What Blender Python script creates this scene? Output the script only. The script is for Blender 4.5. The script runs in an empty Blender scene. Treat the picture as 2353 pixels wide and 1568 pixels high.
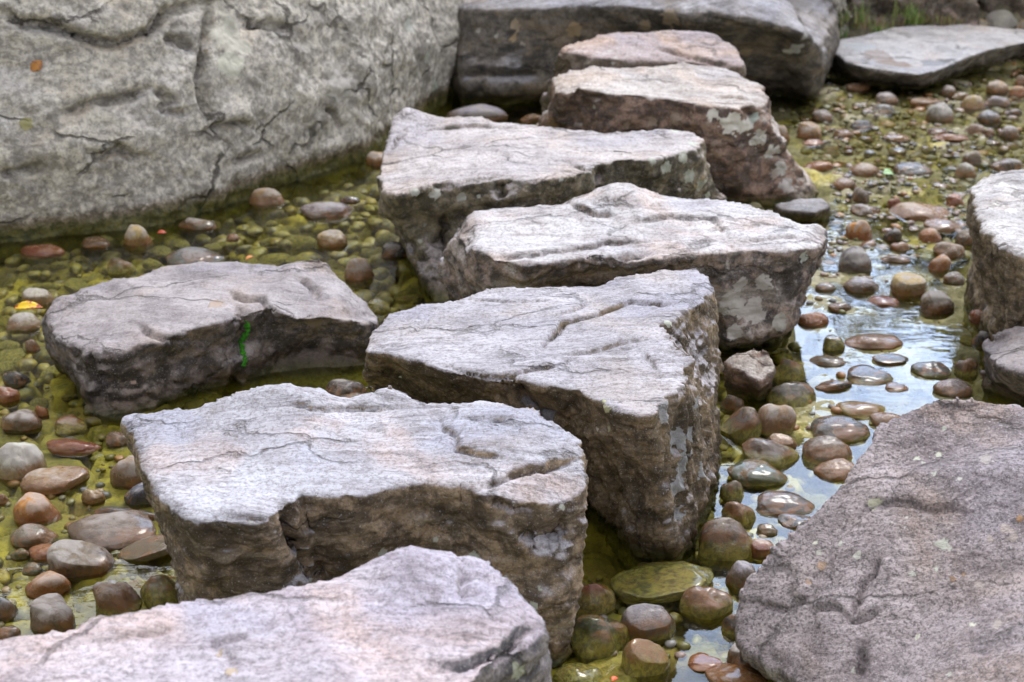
import bpy, bmesh, math, random
import numpy as np
from mathutils import Vector, Matrix, Euler
from mathutils.bvhtree import BVHTree

# ---------------------------------------------------------------- camera, sky, sun, exposure
S = bpy.context.scene
COL = S.collection
CAM_H = 1.6
PITCH = math.radians(24.0)
LENS = 50.0
cam_d = bpy.data.cameras.new('camera')
cam_d.lens = LENS; cam_d.sensor_width = 36.0
cam_d.clip_start = 0.05; cam_d.clip_end = 500.0
cam_d.dof.use_dof = True
cam_d.dof.focus_distance = 2.85
cam_d.dof.aperture_fstop = 5.0
cam = bpy.data.objects.new('camera', cam_d)
cam.location = (0, 0, CAM_H)
cam.rotation_euler = (math.pi/2 - PITCH, 0, 0)
COL.objects.link(cam)
S.camera = cam

SUN_EL, SUN_AZ = math.radians(52), math.radians(24)      # azimuth measured from +Y towards +X
W = bpy.data.worlds.new('World'); S.world = W
W.use_nodes = True
wn, wl = W.node_tree.nodes, W.node_tree.links
bg = wn['Background']
sky = wn.new('ShaderNodeTexSky'); sky.sky_type = 'NISHITA'; sky.sun_disc = False
sky.sun_elevation = SUN_EL; sky.sun_rotation = SUN_AZ
sky.air_density = 1.0; sky.dust_density = 1.5; sky.ozone_density = 1.0
tc = wn.new('ShaderNodeTexCoord')
mp = wn.new('ShaderNodeMapping'); mp.inputs['Scale'].default_value = (1, 1, 2.2)
cn = wn.new('ShaderNodeTexNoise'); cn.inputs['Scale'].default_value = 2.2
cn.inputs['Detail'].default_value = 7; cn.inputs['Roughness'].default_value = .55
cr = wn.new('ShaderNodeMapRange'); cr.inputs[1].default_value = .30; cr.inputs[2].default_value = .62
mixc = wn.new('ShaderNodeMix'); mixc.data_type = 'RGBA'
# cloud, brightened low ahead, away from the sun, for the water's reflection
dot = wn.new('ShaderNodeVectorMath'); dot.operation = 'DOT_PRODUCT'
dot.inputs[1].default_value = (math.sin(math.radians(15))*.87, math.cos(math.radians(15))*.87, .49)
nrmz = wn.new('ShaderNodeVectorMath'); nrmz.operation = 'NORMALIZE'
wl.new(tc.outputs['Generated'], nrmz.inputs[0]); wl.new(nrmz.outputs[0], dot.inputs[0])
gr_ = wn.new('ShaderNodeMapRange'); gr_.interpolation_type = 'SMOOTHSTEP'
gr_.inputs[1].default_value = .1; gr_.inputs[2].default_value = .92
wl.new(dot.outputs['Value'], gr_.inputs[0])
cm_ = wn.new('ShaderNodeMix'); cm_.data_type = 'RGBA'; wl.new(gr_.outputs[0], cm_.inputs[0])
cm_.inputs[6].default_value = (9.5, 9.2, 9.0, 1); cm_.inputs[7].default_value = (36, 36.5, 38, 1)
g2_ = wn.new('ShaderNodeMapRange'); g2_.interpolation_type = 'SMOOTHSTEP'     # added narrow bright lobe in the cloud, lights up the water's reflection
g2_.inputs[1].default_value = .925; g2_.inputs[2].default_value = .975
wl.new(dot.outputs['Value'], g2_.inputs[0])
cm2 = wn.new('ShaderNodeMix'); cm2.data_type = 'RGBA'; wl.new(g2_.outputs[0], cm2.inputs[0])
wl.new(cm_.outputs[2], cm2.inputs[6]); cm2.inputs[7].default_value = (50, 63, 88, 1)
wl.new(cm2.outputs[2], mixc.inputs[7])
wl.new(tc.outputs['Generated'], mp.inputs['Vector']); wl.new(mp.outputs[0], cn.inputs['Vector'])
wl.new(cn.outputs['Fac'], cr.inputs[0]); wl.new(cr.outputs[0], mixc.inputs[0])
wl.new(sky.outputs[0], mixc.inputs[6]); wl.new(mixc.outputs[2], bg.inputs['Color'])
bg.inputs['Strength'].default_value = 0.12

sl = bpy.data.lights.new('sun', 'SUN'); sl.energy = 1.5; sl.angle = math.radians(14)
sl.color = (1.0, .95, .88)
so = bpy.data.objects.new('sun', sl); COL.objects.link(so)
sd = Vector((math.sin(SUN_AZ)*math.cos(SUN_EL), math.cos(SUN_AZ)*math.cos(SUN_EL), math.sin(SUN_EL)))
so.rotation_euler = sd.to_track_quat('Z', 'Y').to_euler()
so.location = (3, 8, 12)

S.view_settings.view_transform = 'Standard'
S.view_settings.look = 'None'
S.view_settings.exposure = 0.30
S.view_settings.gamma = 1.0
S.cycles.max_bounces = 5; S.cycles.diffuse_bounces = 2; S.cycles.glossy_bounces = 2
S.cycles.transparent_max_bounces = 12
S.cycles.sample_clamp_indirect = 6

# ---------------------------------------------------------------- photo pixel -> place in the world
IW, IH = 2353.0, 1568.0
FPX = IW*LENS/36.0
CP, SP = math.cos(PITCH), math.sin(PITCH)
def ray(u, v):
    x = (u-IW/2)/FPX; y = -(v-IH/2)/FPX
    return np.array([x, CP+y*SP, -SP+y*CP])
def P(u, v, z=0.0):
    """the point at height z seen at that pixel"""
    d = ray(u, v); t = (z-CAM_H)/d[2]
    return np.array([0, 0, CAM_H])+d*t
def D(u, v, y):
    """the point at distance y (along +Y) seen at that pixel"""
    d = ray(u, v); return np.array([0, 0, CAM_H])+d*(y/d[1])
def ppm(pt):
    """pixels per metre at a point"""
    return FPX/(pt[1]*CP+(CAM_H-pt[2])*SP)

# ---------------------------------------------------------------- vectorised noise
_r = np.random.RandomState(5)
PERM = _r.permutation(512); PERM = np.concatenate([PERM, PERM, PERM])
GR = _r.normal(size=(512, 3)); GR /= np.linalg.norm(GR, axis=1)[:, None]
def perlin(p):
    i = np.floor(p).astype(np.int64); f = p-i; i &= 511
    w = f*f*f*(f*(f*6-15)+10)
    out = 0
    for dx in (0, 1):
        wx = w[:, 0] if dx else 1-w[:, 0]
        hx = PERM[(i[:, 0]+dx) & 511]
        for dy in (0, 1):
            wy = w[:, 1] if dy else 1-w[:, 1]
            hy = PERM[(hx+i[:, 1]+dy) & 511]
            for dz in (0, 1):
                wz = w[:, 2] if dz else 1-w[:, 2]
                h = PERM[(hy+i[:, 2]+dz) & 511]
                g = GR[h]
                out = out+wx*wy*wz*(g[:, 0]*(f[:, 0]-dx)+g[:, 1]*(f[:, 1]-dy)+g[:, 2]*(f[:, 2]-dz))
    return out*1.5
def fbm(p, o=4, r=.5):
    a = 1; s = 0
    for k in range(o):
        s = s+a*perlin(p*(2**k)+17.3*k); a *= r
    return s
def ridged(p, o=4, r=.5):
    a = 1; s = 0
    for k in range(o):
        s = s+a*(1-2*np.abs(perlin(p*(2**k)+9.1*k))); a *= r
    return s
def sstep(a, b, x):
    t = np.clip((x-a)/(b-a), 0, 1); return t*t*(3-2*t)
def worley(p, seed=0):
    """F1, F2 and cell hash in 2-D"""
    c = np.floor(p).astype(np.int64); f1 = np.full(len(p), 9.); f2 = f1.copy(); hid = np.zeros(len(p))
    for dx in (-1, 0, 1):
        for dy in (-1, 0, 1):
            cx, cy = c[:, 0]+dx, c[:, 1]+dy
            h = PERM[(PERM[(cx+seed) & 511]+cy) & 511]; h2 = PERM[h+7]
            q = np.stack([cx+h/511.*.9, cy+h2/511.*.9], 1)
            d = np.linalg.norm(p-q, axis=1)
            nw = d < f1
            f2 = np.where(nw, f1, np.minimum(f2, d)); hid = np.where(nw, h, hid); f1 = np.where(nw, d, f1)
    return f1, f2, hid

# ---------------------------------------------------------------- node helpers
class NT:
    def __init__(s, name):
        s.m = bpy.data.materials.new(name); s.m.use_nodes = True
        s.n = s.m.node_tree.nodes; s.l = s.m.node_tree.links
        s.b = s.n['Principled BSDF']; s.out = s.n['Material Output']
    def set(s, sock, v):
        if v is None: return
        if isinstance(v, bpy.types.NodeSocket): s.l.new(v, sock)
        elif isinstance(v, tuple) and len(v) == 3 and sock.type == 'RGBA': sock.default_value = (*v, 1)
        else: sock.default_value = v
    def coord(s, kind='Object', scale=(1, 1, 1), rot=(0, 0, 0), loc=(0, 0, 0)):
        t = s.n.new('ShaderNodeTexCoord'); m = s.n.new('ShaderNodeMapping')
        s.l.new(t.outputs[kind], m.inputs[0])
        m.inputs['Scale'].default_value = scale; m.inputs['Rotation'].default_value = rot
        m.inputs['Location'].default_value = loc
        return m.outputs[0]
    def noise(s, vec, scale, detail=4, rough=.5, dist=0, col=False):
        t = s.n.new('ShaderNodeTexNoise'); s.set(t.inputs['Vector'], vec)
        t.inputs['Scale'].default_value = scale; t.inputs['Detail'].default_value = detail
        t.inputs['Roughness'].default_value = rough; t.inputs['Distortion'].default_value = dist
        return t.outputs['Color' if col else 'Fac']
    def vor(s, vec, scale, feature='F1', out='Distance'):
        t = s.n.new('ShaderNodeTexVoronoi'); s.set(t.inputs['Vector'], vec); t.feature = feature
        t.inputs['Scale'].default_value = scale
        return t.outputs[out]
    def rng(s, x, a, b, c=0., d=1., smooth=True):
        t = s.n.new('ShaderNodeMapRange'); s.set(t.inputs[0], x)
        if smooth: t.interpolation_type = 'SMOOTHSTEP'
        for k, q in zip((1, 2, 3, 4), (a, b, c, d)): s.set(t.inputs[k], q)
        return t.outputs[0]
    def math(s, op, a, b=None):
        t = s.n.new('ShaderNodeMath'); t.operation = op; s.set(t.inputs[0], a); s.set(t.inputs[1], b)
        return t.outputs[0]
    def mix(s, f, a, b, mode='MIX'):
        t = s.n.new('ShaderNodeMix'); t.data_type = 'RGBA'; t.blend_type = mode
        s.set(t.inputs[0], f); s.set(t.inputs[6], a); s.set(t.inputs[7], b)
        return t.outputs[2]
    def geo(s):
        g = s.n.new('ShaderNodeNewGeometry'); p = s.n.new('ShaderNodeSeparateXYZ'); n = s.n.new('ShaderNodeSeparateXYZ')
        s.l.new(g.outputs['Position'], p.inputs[0]); s.l.new(g.outputs['Normal'], n.inputs[0])
        return p, n, g
    def bump(s, h, strength, dist, prev=None):
        t = s.n.new('ShaderNodeBump'); s.set(t.inputs['Height'], h)
        t.inputs['Strength'].default_value = strength; t.inputs['Distance'].default_value = dist
        if prev is not None: s.l.new(prev, t.inputs['Normal'])
        return t.outputs[0]

def rock_mat(name, top, top2, side, side2, spot=(.5, .46, .42), tint=(.5, .36, .30), fol=(0, 0, 0), blotch=0.35, dark=.5, speck=.5,
             topmask=(.35, .75), algae=.05, wet=.03, tintamt=.6, rough=.66, warp=1.2, freq=1.0, aniso=(2.6, 20), fiss=(2.6, .5), grain_s=120, dk=.8, mid_s=22):
    t = NT(name)
    pos, nrm, g = t.geo()
    o = t.coord('Object')
    # flow-warped coordinates so the streaks wander like bedding in the stone
    wa = t.n.new('ShaderNodeVectorMath'); wa.operation = 'MULTIPLY_ADD'
    wnz = t.n.new('ShaderNodeTexNoise'); wnz.inputs['Scale'].default_value = 3.4; wnz.inputs['Detail'].default_value = 2
    t.l.new(o, wnz.inputs['Vector']); t.l.new(wnz.outputs['Color'], wa.inputs[0]); wa.inputs[1].default_value = (.09*warp,)*3; t.l.new(o, wa.inputs[2])
    def flow(sc, loc=(0, 0, 0)):
        m = t.n.new('ShaderNodeMapping'); m.inputs['Rotation'].default_value = fol; m.inputs['Scale'].default_value = sc; m.inputs['Location'].default_value = loc
        t.l.new(wa.outputs[0], m.inputs[0]); return m.outputs[0]
    st = flow((aniso[0]*freq, aniso[1]*freq, aniso[1]*freq))
    big = t.noise(o, 3.1, 5, .55, .6)
    big2 = t.noise(t.coord('Object', loc=(5, 3, 1)), 6, 6, .6, .4)
    streak = t.noise(st, 1.0, 7, .62, .15)
    streak2 = t.noise(flow((aniso[0]*2.6*freq, aniso[1]*3.4*freq, aniso[1]*3.4*freq), (3, 1, 2)), 1.0, 6, .7, .2)
    fine = t.noise(o, grain_s, 5, .75)
    grain = t.noise(t.coord('Object', loc=(1, 2, 3)), 260, 2, .6)
    mid = t.noise(t.coord('Object', loc=(4, 2, 9)), mid_s, 6, .7, .3)
    # worn pale upper faces
    sm = t.rng(t.noise(t.coord('Object', loc=(8, 1, 4)), 2.3, 4, .6, .7), .40, .62, .18, 1)
    c = t.mix(t.rng(big2, .40, .60), t.mix(.5, top2, top), top)
    c = t.mix(t.math('MULTIPLY', t.rng(streak, .60, .40), sm), c, top2)
    c = t.mix(t.rng(big2, .52, .36, 0, .55), c, tuple(x*.75 for x in top2))
    c = t.mix(t.math('MULTIPLY', t.rng(big, .46, .60), tintamt), c, tint)
    bl_ = t.noise(t.coord('Object', loc=(2, 7, 5)), 2.6, 4, .5, .8)
    c = t.mix(t.rng(bl_, .50, .62, 0, .5), c, tuple(a*b for a, b in zip(top, (.80, .83, .95))))
    c = t.mix(t.rng(bl_, .44, .34, 0, .5), c, tuple(min(.85, a*1.2+.04) for a in top))
    c = t.mix(t.math('MULTIPLY', t.rng(streak2, .50, .70, 0, .8), sm), c, tuple(min(.80, x*1.28+.02) for x in top))
    c = t.mix(t.math('MULTIPLY', t.rng(streak2, .50, .32, 0, .8), sm), c, tuple(x*.42 for x in top2))
    lines = t.noise(flow((aniso[0]*1.3*freq, aniso[1]*1.6*freq, aniso[1]*1.6*freq), (7, 4, 2)), 1.0, 4, .55, .3)
    c = t.mix(t.math('MULTIPLY', t.rng(t.math('ABSOLUTE', t.math('SUBTRACT', lines, .5)), .016, .003, 0, .6), sm), c, tuple(x*.35 for x in top2))
    c = t.mix(t.rng(mid, .50, .30, 0, .55), c, tuple(x*.5 for x in top2))
    c = t.mix(t.rng(mid, .56, .70, 0, .45), c, tuple(min(.80, x*1.22) for x in top))
    # weathered flanks
    s_ = t.mix(t.rng(mid, .42, .60), side2, side)
    s_ = t.mix(t.rng(big2, .48, .60, 0, dk), s_, tuple(x*.38 for x in side2))
    s_ = t.mix(t.rng(streak, .52, .66, 0, .6), s_, spot)
    s_ = t.mix(t.rng(streak2, .54, .70, 0, .5), s_, tuple(min(.8, x*1.15) for x in spot))
    s_ = t.mix(t.rng(streak2, .46, .32, 0, .6), s_, tuple(x*.45 for x in side2))
    bl = t.math('MULTIPLY', t.rng(t.noise(o, 14, 7, .72, .5), .56, .66), t.rng(big, .40, .60, .15, 1))
    s_ = t.mix(t.math('MULTIPLY', bl, blotch*2), s_, spot)
    up = t.math('ADD', nrm.outputs[2], t.math('MULTIPLY', t.math('SUBTRACT', mid, .5), .55))
    up = t.math('ADD', up, t.math('MULTIPLY', t.math('SUBTRACT', big2, .5), 1.0))
    c = t.mix(t.rng(up, topmask[0], topmask[1]), s_, c)
    # hairline fissures, dark in the colour and sunk in the bump
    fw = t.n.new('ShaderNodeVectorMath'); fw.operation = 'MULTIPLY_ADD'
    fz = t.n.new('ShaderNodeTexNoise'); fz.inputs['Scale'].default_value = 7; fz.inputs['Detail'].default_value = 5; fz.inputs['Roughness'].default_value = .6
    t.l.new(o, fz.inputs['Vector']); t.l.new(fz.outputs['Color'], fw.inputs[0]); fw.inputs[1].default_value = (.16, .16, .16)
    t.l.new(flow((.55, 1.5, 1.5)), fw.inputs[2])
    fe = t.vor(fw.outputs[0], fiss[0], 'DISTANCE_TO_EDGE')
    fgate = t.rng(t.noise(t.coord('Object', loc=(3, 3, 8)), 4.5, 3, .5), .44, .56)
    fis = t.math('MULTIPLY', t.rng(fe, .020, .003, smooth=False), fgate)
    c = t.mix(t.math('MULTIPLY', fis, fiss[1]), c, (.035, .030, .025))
    # mineral grain
    c = t.mix(t.rng(fine, .54, .38, 0, speck), c, tuple(x*.25 for x in side))
    c = t.mix(t.rng(grain, .60, .72, 0, .5), c, (.62, .60, .60))
    c = t.mix(t.rng(fine, .62, .75, 0, .4), c, (.60, .57, .55))
    # colour patches recorded on the mesh, lichen among them
    a = t.n.new('ShaderNodeAttribute'); a.attribute_name = 'lichen'
    lc = t.mix(t.rng(mid, .4, .65), a.outputs['Color'], t.mix(.28, a.outputs['Color'], (.22, .20, .17)))
    c = t.mix(t.rng(a.outputs['Alpha'], .35, .6, 0, .92), c, lc)
    # waterline: damp band, then algae
    zz = t.math('ADD', pos.outputs[2], t.math('MULTIPLY', t.math('SUBTRACT', mid, .5), .07))
    zz = t.math('ADD', zz, t.math('MULTIPLY', t.math('SUBTRACT', big, .5), .06))
    damp = t.rng(zz, wet+.035, wet, 0, 1)
    c = t.mix(damp, c, t.mix(1., c, (.42, .36, .30), 'MULTIPLY'))
    alg = t.rng(zz, algae-.02+.012, algae-.055, 0, .9)
    ag = t.mix(t.rng(mid, .35, .65), (.030, .034, .006), (.125, .115, .022))
    c = t.mix(alg, c, ag)
    ag2 = t.mix(t.rng(fine, .3, .7), (.17, .165, .018), (.38, .35, .05))
    c = t.mix(t.rng(pos.outputs[2], -.004, -.03, 0, .85), c, ag2)
    t.set(t.b.inputs['Base Color'], c)
    r = t.rng(streak2, .3, .7, rough+.12, rough-.14)
    r = t.math('ADD', r, t.math('MULTIPLY', damp, -.3))
    t.set(t.b.inputs['Roughness'], r)
    t.b.inputs['Specular IOR Level'].default_value = .36
    b1 = t.bump(streak2, .45, .009, t.bump(lines, .5, .02))
    b2 = t.bump(mid, .35, .010, t.bump(t.math('MULTIPLY', fis, -1.), .9*min(1, fiss[1]*1.4), .012, b1))
    b3 = t.bump(fine, .7, .0035, b2)
    t.set(t.b.inputs['Normal'], b3)
    return t.m

# ---------------------------------------------------------------- object helpers
def tag(o, label=None, cat=None, group=None, kind=None):
    if label: o['label'] = label
    if cat: o['category'] = cat
    if group: o['group'] = group
    if kind: o['kind'] = kind
    return o
def new_mesh(name, verts, faces, mat, loc=(0, 0, 0), parent=None, smooth=True):
    me = bpy.data.meshes.new(name)
    me.from_pydata([tuple(v) for v in verts], [], [tuple(f) for f in faces])
    if smooth: me.shade_smooth()
    me.materials.append(mat)
    o = bpy.data.objects.new(name, me); COL.objects.link(o)
    o.location = loc
    if parent is not None:
        o.parent = parent
    return o

def build_rock(name, prof, mat, label, cat='stepping stone', group=None, voxel=.007, smooth=10, bottom=-.32, under=.85, lift=(),
               amp=(.020, .010, .004), fol=(0, 0, 1), layer=.006, layerf=26, cracks=(), patches=(), seed=0, levels=7, flute=None):
    """prof: ring of profiles; a profile is a list of 3-D points from the top edge down to the foot"""
    rng_ = np.random.RandomState(seed)
    K = levels
    rings = []
    for pr in prof:
        pr = [np.array(q, float) for q in pr]
        seg = [0]
        for a, b in zip(pr[:-1], pr[1:]): seg.append(seg[-1]+max(1e-6, np.linalg.norm(b-a)))
        seg = np.array(seg)/seg[-1]
        pa = np.array(pr)
        rings.append([np.array([np.interp(k/(K-1), seg, pa[:, c]) for c in range(3)]) for k in range(K)])
    n = len(rings)
    cen = np.mean([r[-1] for r in rings], axis=0)
    for r in rings:
        q = cen+(r[-1]-cen)*under; q[2] = bottom; r.append(q)
    K += 1
    org = np.array([cen[0], cen[1], 0.])
    bm = bmesh.new()
    V = [[bm.verts.new(r[k]-org) for r in rings] for k in range(K)]
    for k in range(K-1):
        for i in range(n):
            j = (i+1) % n
            bm.faces.new((V[k][i], V[k+1][i], V[k+1][j], V[k][j]))
    bm.faces.new(V[0][::-1]); bm.faces.new(V[-1])
    bmesh.ops.triangulate(bm, faces=[f for f in bm.faces if len(f.verts) > 4], ngon_method='BEAUTY')
    bmesh.ops.recalc_face_normals(bm, faces=bm.faces)
    me = bpy.data.meshes.new('tmp'); bm.to_mesh(me); bm.free()
    to = bpy.data.objects.new('tmp', me); COL.objects.link(to)
    m = to.modifiers.new('r', 'REMESH'); m.mode = 'VOXEL'; m.voxel_size = voxel
    m = to.modifiers.new('s', 'SMOOTH'); m.factor = .5; m.iterations = smooth
    dg = bpy.context.evaluated_depsgraph_get()
    me2 = bpy.data.meshes.new_from_object(to.evaluated_get(dg))
    bpy.data.objects.remove(to); bpy.data.meshes.remove(me)
    N = len(me2.vertices)
    co = np.empty(N*3); me2.vertices.foreach_get('co', co); co = co.reshape(-1, 3)
    def normals():
        me2.vertices.foreach_set('co', co.ravel()); me2.update()
        a = np.empty(N*3); me2.vertex_normals.foreach_get('vector', a); return a.reshape(-1, 3)
    nr = normals()
    so_ = seed*13.7
    up = sstep(.35, .8, nr[:, 2])
    for (u, v, z, rad, h) in lift:
        c = P(u, v, z)-org
        rx, ry = (rad if isinstance(rad, tuple) else (rad, rad))
        d2 = ((co[:, 0]-c[0])/rx)**2+((co[:, 1]-c[1])/ry)**2
        co[:, 2] += h*np.exp(-d2)*sstep(-.05, z*.9, co[:, 2])
    # broad undulation, facets, layering
    big = fbm(co*3.2+so_, 3)
    fac = ridged(co*7+so_+4, 3)
    f = np.array(fol, float); f /= np.linalg.norm(f)
    t1 = np.cross(f, (0, 1, 0.3)); t1 /= np.linalg.norm(t1); t2 = np.cross(f, t1)
    q = np.stack([co@t1*3.0, co@t2*4.5, co@f*layerf], 1)
    q[:, 2] += 1.6*fbm(co*4+so_+2, 3)
    lay = ridged(q, 3, .55)
    med = fbm(co*24+so_, 4, .6)
    side = 1-up
    lev = fbm(co*3+so_+50, 2)
    dsp = amp[0]*big*(.55+.45*side)+amp[1]*(fac-.4)*(.25+.75*side)+.8*layer*(lay-.5)*(.25+.75*side)*sstep(-.5, .6, lev)*1.3+amp[2]*med*(.45+.55*side)
    # chipped, angular steps: quantise a slow noise
    qn = fbm(co*5.5+so_+8, 2); st_ = np.floor(qn*5)/5; dsp = dsp+amp[1]*1.5*(st_-qn)*(.4+.6*side)
    if flute is not None:
        fu, fv, fz, fr, fa, fd = flute
        c = P(fu, fv, fz)-org
        fd = np.array(fd, float); fd /= np.linalg.norm(fd)
        w = np.exp(-(np.linalg.norm((co-c)*(1, 1, .6), axis=1)/fr)**2)*side
        a1 = np.cross(fd, nr.mean(0)+(.3, 1, 0)); a1 /= np.linalg.norm(a1); a2 = np.cross(fd, a1)
        qq = np.stack([co@a1*26, co@a2*26, co@fd*2.5], 1)
        dsp = dsp+w*fa*(ridged(qq+.8*fbm(co*5, 2)[:, None], 3)-.4)
    co += nr*dsp[:, None]
    nr = normals()
    ca = np.zeros((N, 4))
    if cracks or patches:
        wc = co+org
        faces = [tuple(p.vertices) for p in me2.polygons]
        bvh = BVHTree.FromPolygons([Vector(c) for c in wc], faces)
        cp = Vector((0, 0, CAM_H))
        def hit(u, v):
            h = bvh.ray_cast(cp, Vector(ray(u, v)).normalized())
            return None if h[0] is None else (np.array(h[0])-org, np.array(h[1]))
        for cr_ in cracks:
            pts, wd, dep, step, stepR = cr_
            wd = max(wd*.95, voxel*1.2); dep = dep*2.0; step *= .75
            H = []
            for (a, b) in zip(pts[:-1], pts[1:]):
                L = max(2, int(math.hypot(b[0]-a[0], b[1]-a[1])/9))
                for k in range(L):
                    h = hit(a[0]+(b[0]-a[0])*k/L, a[1]+(b[1]-a[1])*k/L)
                    if h: H.append(h)
            if len(H) < 2: continue
            hp = np.array([h[0] for h in H]); hn = np.array([h[1] for h in H])
            lo, hi = hp.min(0)-.15, hp.max(0)+.15
            idx = np.where(((co > lo) & (co < hi)).all(1))[0]
            c = co[idx]
            wob = np.stack([fbm(c*22+so_, 3), fbm(c*22+so_+31, 3), fbm(c*22+so_+57, 3)], 1)*.008
            best = np.full(len(c), 9.); sgn = np.zeros(len(c)); tt = np.zeros(len(c))
            for k in range(len(hp)-1):
                a, b = hp[k], hp[k+1]; ab = b-a; l2 = ab@ab
                if l2 < 1e-9 or l2 > .02: continue
                t_ = np.clip(((c+wob-a)@ab)/l2, 0, 1)
                dv = c+wob-(a+t_[:, None]*ab); d = np.linalg.norm(dv, axis=1)
                nb = d < best
                best = np.where(nb, d, best)
                sgn = np.where(nb, -(dv@np.cross(ab, hn[k])), sgn)
                tt = np.where(nb, (k+t_)/(len(hp)-1), tt)
            taper = np.clip(np.minimum(tt, 1-tt)*6, .25, 1)
            off = -dep*np.exp(-(best/wd)**2)*taper
            if step:
                off = off+step*sstep(-.3*wd, .3*wd, np.sign(sgn)*best)*np.exp(-(best/stepR)**1.5)*taper
            co[idx] += nr[idx]*off[:, None]
        nr = normals()
        if patches:
            for (u, v, rpx, colr) in patches:
                h = hit(u, v)
                if not h: continue
                c = h[0]; rad = rpx/ppm(c+org)
                d = np.linalg.norm(co-c, axis=1)
                idx = np.where(d < rad*2.2)[0]
                dd = d[idx]/rad+.45*fbm(co[idx]*(1.6/rad)+u, 4, .6)+.15
                m_ = sstep(1.12, .82, dd)
                keep = m_ > ca[idx, 3]
                k2 = idx[keep]
                ca[k2, :3] = colr; ca[k2, 3] = m_[keep]
    at = me2.color_attributes.new('lichen', 'FLOAT_COLOR', 'POINT')
    at.data.foreach_set('color', ca.ravel())
    me2.shade_smooth()
    me2.materials.clear(); me2.materials.append(mat)
    me2.name = name
    o = bpy.data.objects.new(name, me2); COL.objects.link(o)
    o.location = org
    tag(o, label, cat, group)
    return o

def ringp(pts, drop=.10, foot=0.0):
    """pts: (u, v, z[, foot]) with foot = list of (u, v, z) below the top edge, or a number pulling the hidden foot inward"""
    tops = [P(*p[:3]) for p in pts]
    cen = np.mean(tops, axis=0)
    out = []
    for p, t in zip(pts, tops):
        f = p[3] if len(p) > 3 else drop
        if isinstance(f, (int, float)):
            q = t+(cen-t)*f; q = np.array([q[0], q[1], foot]); out.append([t, q])
        else:
            out.append([t]+[P(*q) for q in f])
    return out

# ---------------------------------------------------------------- the ground, bed and water
def axis_pts(lo, hi, step, far_lo, far_hi):
    a = list(np.arange(lo, hi, step)); s = step; x = a[-1]
    while x < far_hi: s *= 1.22; x += s; a.append(x)
    s = step; x = lo; b = []
    while x > far_lo: s *= 1.22; x -= s; b.append(x)
    return np.array(b[::-1]+a)
def bed_depth(x, y):
    """height of the bed below the water, without its cobbles"""
    q = np.stack([x*.7, y*.7, 0*x+3.3], 1); n = fbm(q, 3)
    left = sstep(.2, -.1, x-(.15+.10*(y-3)))
    z = -.088-.05*left+.030*n
    z = z+(.012+.056*sstep(3.6, 3.0, y))*left
    far = sstep(3.6, 5.4, y)*(1-left)
    z = z+.048*far
    bank = sstep(7.3, 9.5, y+.25*x+.35*n)+sstep(-5.5, -8, x)+sstep(5.2, 7.5, x)+sstep(-2, -5, y)
    hills = sstep(12, 80, np.hypot(x, y))*3
    return z+np.clip(bank, 0, 1.5)*.55+hills, left
xs = axis_pts(-2.3, 3.0, .013, -90, 90); ys = axis_pts(1.45, 8.2, .013, -90, 90)
X, Y = np.meshgrid(xs, ys); fx, fy = X.ravel(), Y.ravel()
bz, leftm = bed_depth(fx, fy)
wob = np.stack([fbm(np.stack([fx*6, fy*6, 0*fx], 1), 2), fbm(np.stack([fx*6, fy*6, 0*fx+8], 1), 2)], 1)*.03
near = sstep(9.5, 8.2, fy)*sstep(-3, -2.3, fx)*sstep(3.6, 3, fx)
f1, f2, hid = worley(np.stack([fx, fy*.92], 1)/.125+wob*6)
dome = np.sqrt(np.clip(1-(f1*1.15)**2, 0, 1))*sstep(0, .22, f2-f1)
amp_ = (.022+.040*(hid/511.))*(.55+.85*leftm)
g1, g2, h2 = worley(np.stack([fx*.9, fy], 1)/.045+wob*9, 40)
small = np.sqrt(np.clip(1-(g1*1.2)**2, 0, 1))*sstep(0, .2, g2-g1)
silt = sstep(-.1, .35, fbm(np.stack([fx*1.6, fy*1.6, 0*fx+5], 1), 3))
bz = bz+near*(dome*amp_*(1-.35*silt)+small*.010*(1-silt)+.006*fbm(np.stack([fx*20, fy*20, 0*fx], 1), 3))
# upper right: silty bars that just reach the surface between the pebbles
bar = (1-leftm)*sstep(3.7, 4.6, fy)*sstep(.0, .45, fbm(np.stack([fx*1.9, fy*2.6, 0*fx+21], 1), 4, .6))
bz = bz+near*bar*.014
cap = -.010+.006*fbm(np.stack([fx*9, fy*9, 0*fx+2], 1), 3)+.004*(hid/511.-.5)
seam = (1-sstep(0, .16, f2-f1))*.016
bz = np.where((leftm > .3) & (fy < 6.5) & (fx > -3), np.minimum(bz, cap-seam), bz)
# mats of silt and algae lying just at the surface of the right-hand stream
for (u, v, r_, z_) in ((1905, 868, .085, .001), (1880, 925, .10, .002), (1850, 975, .09, .002), (1930, 925, .06, 0.), (1965, 715, .07, .001), (1880, 700, .11, .002), (1870, 640, .10, .003), (1960, 640, .10, .0), (1900, 760, .05, .001), (2060, 640, .08, .001), (1940, 560, .13, .001), (2110, 560, .10, -.002), (2150, 500, .14, .0), (1990, 490, .10, .0),
                      (2060, 420, .22, -.002), (2230, 470, .16, -.001), (1930, 400, .16, .0), (1790, 1100, .07, -.004), (1720, 1230, .07, -.004), (1560, 1500, .08, -.003), (1400, 1540, .10, .002), (1640, 1350, .07, -.002), (1700, 1050, .08, -.004), (1380, 1420, .10, -.004)):
    q = P(u, v, 0); d = np.hypot(fx-q[0], (fy-q[1])*1.15)/r_+.55*fbm(np.stack([fx*9, fy*9, 0*fx+u], 1), 3)
    w_ = sstep(1.15, .55, d); tgt = z_+.004*fbm(np.stack([fx*30, fy*30, 0*fx], 1), 3)-.002
    bz = np.where(bz < tgt, bz+(tgt-bz)*w_, bz)
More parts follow.
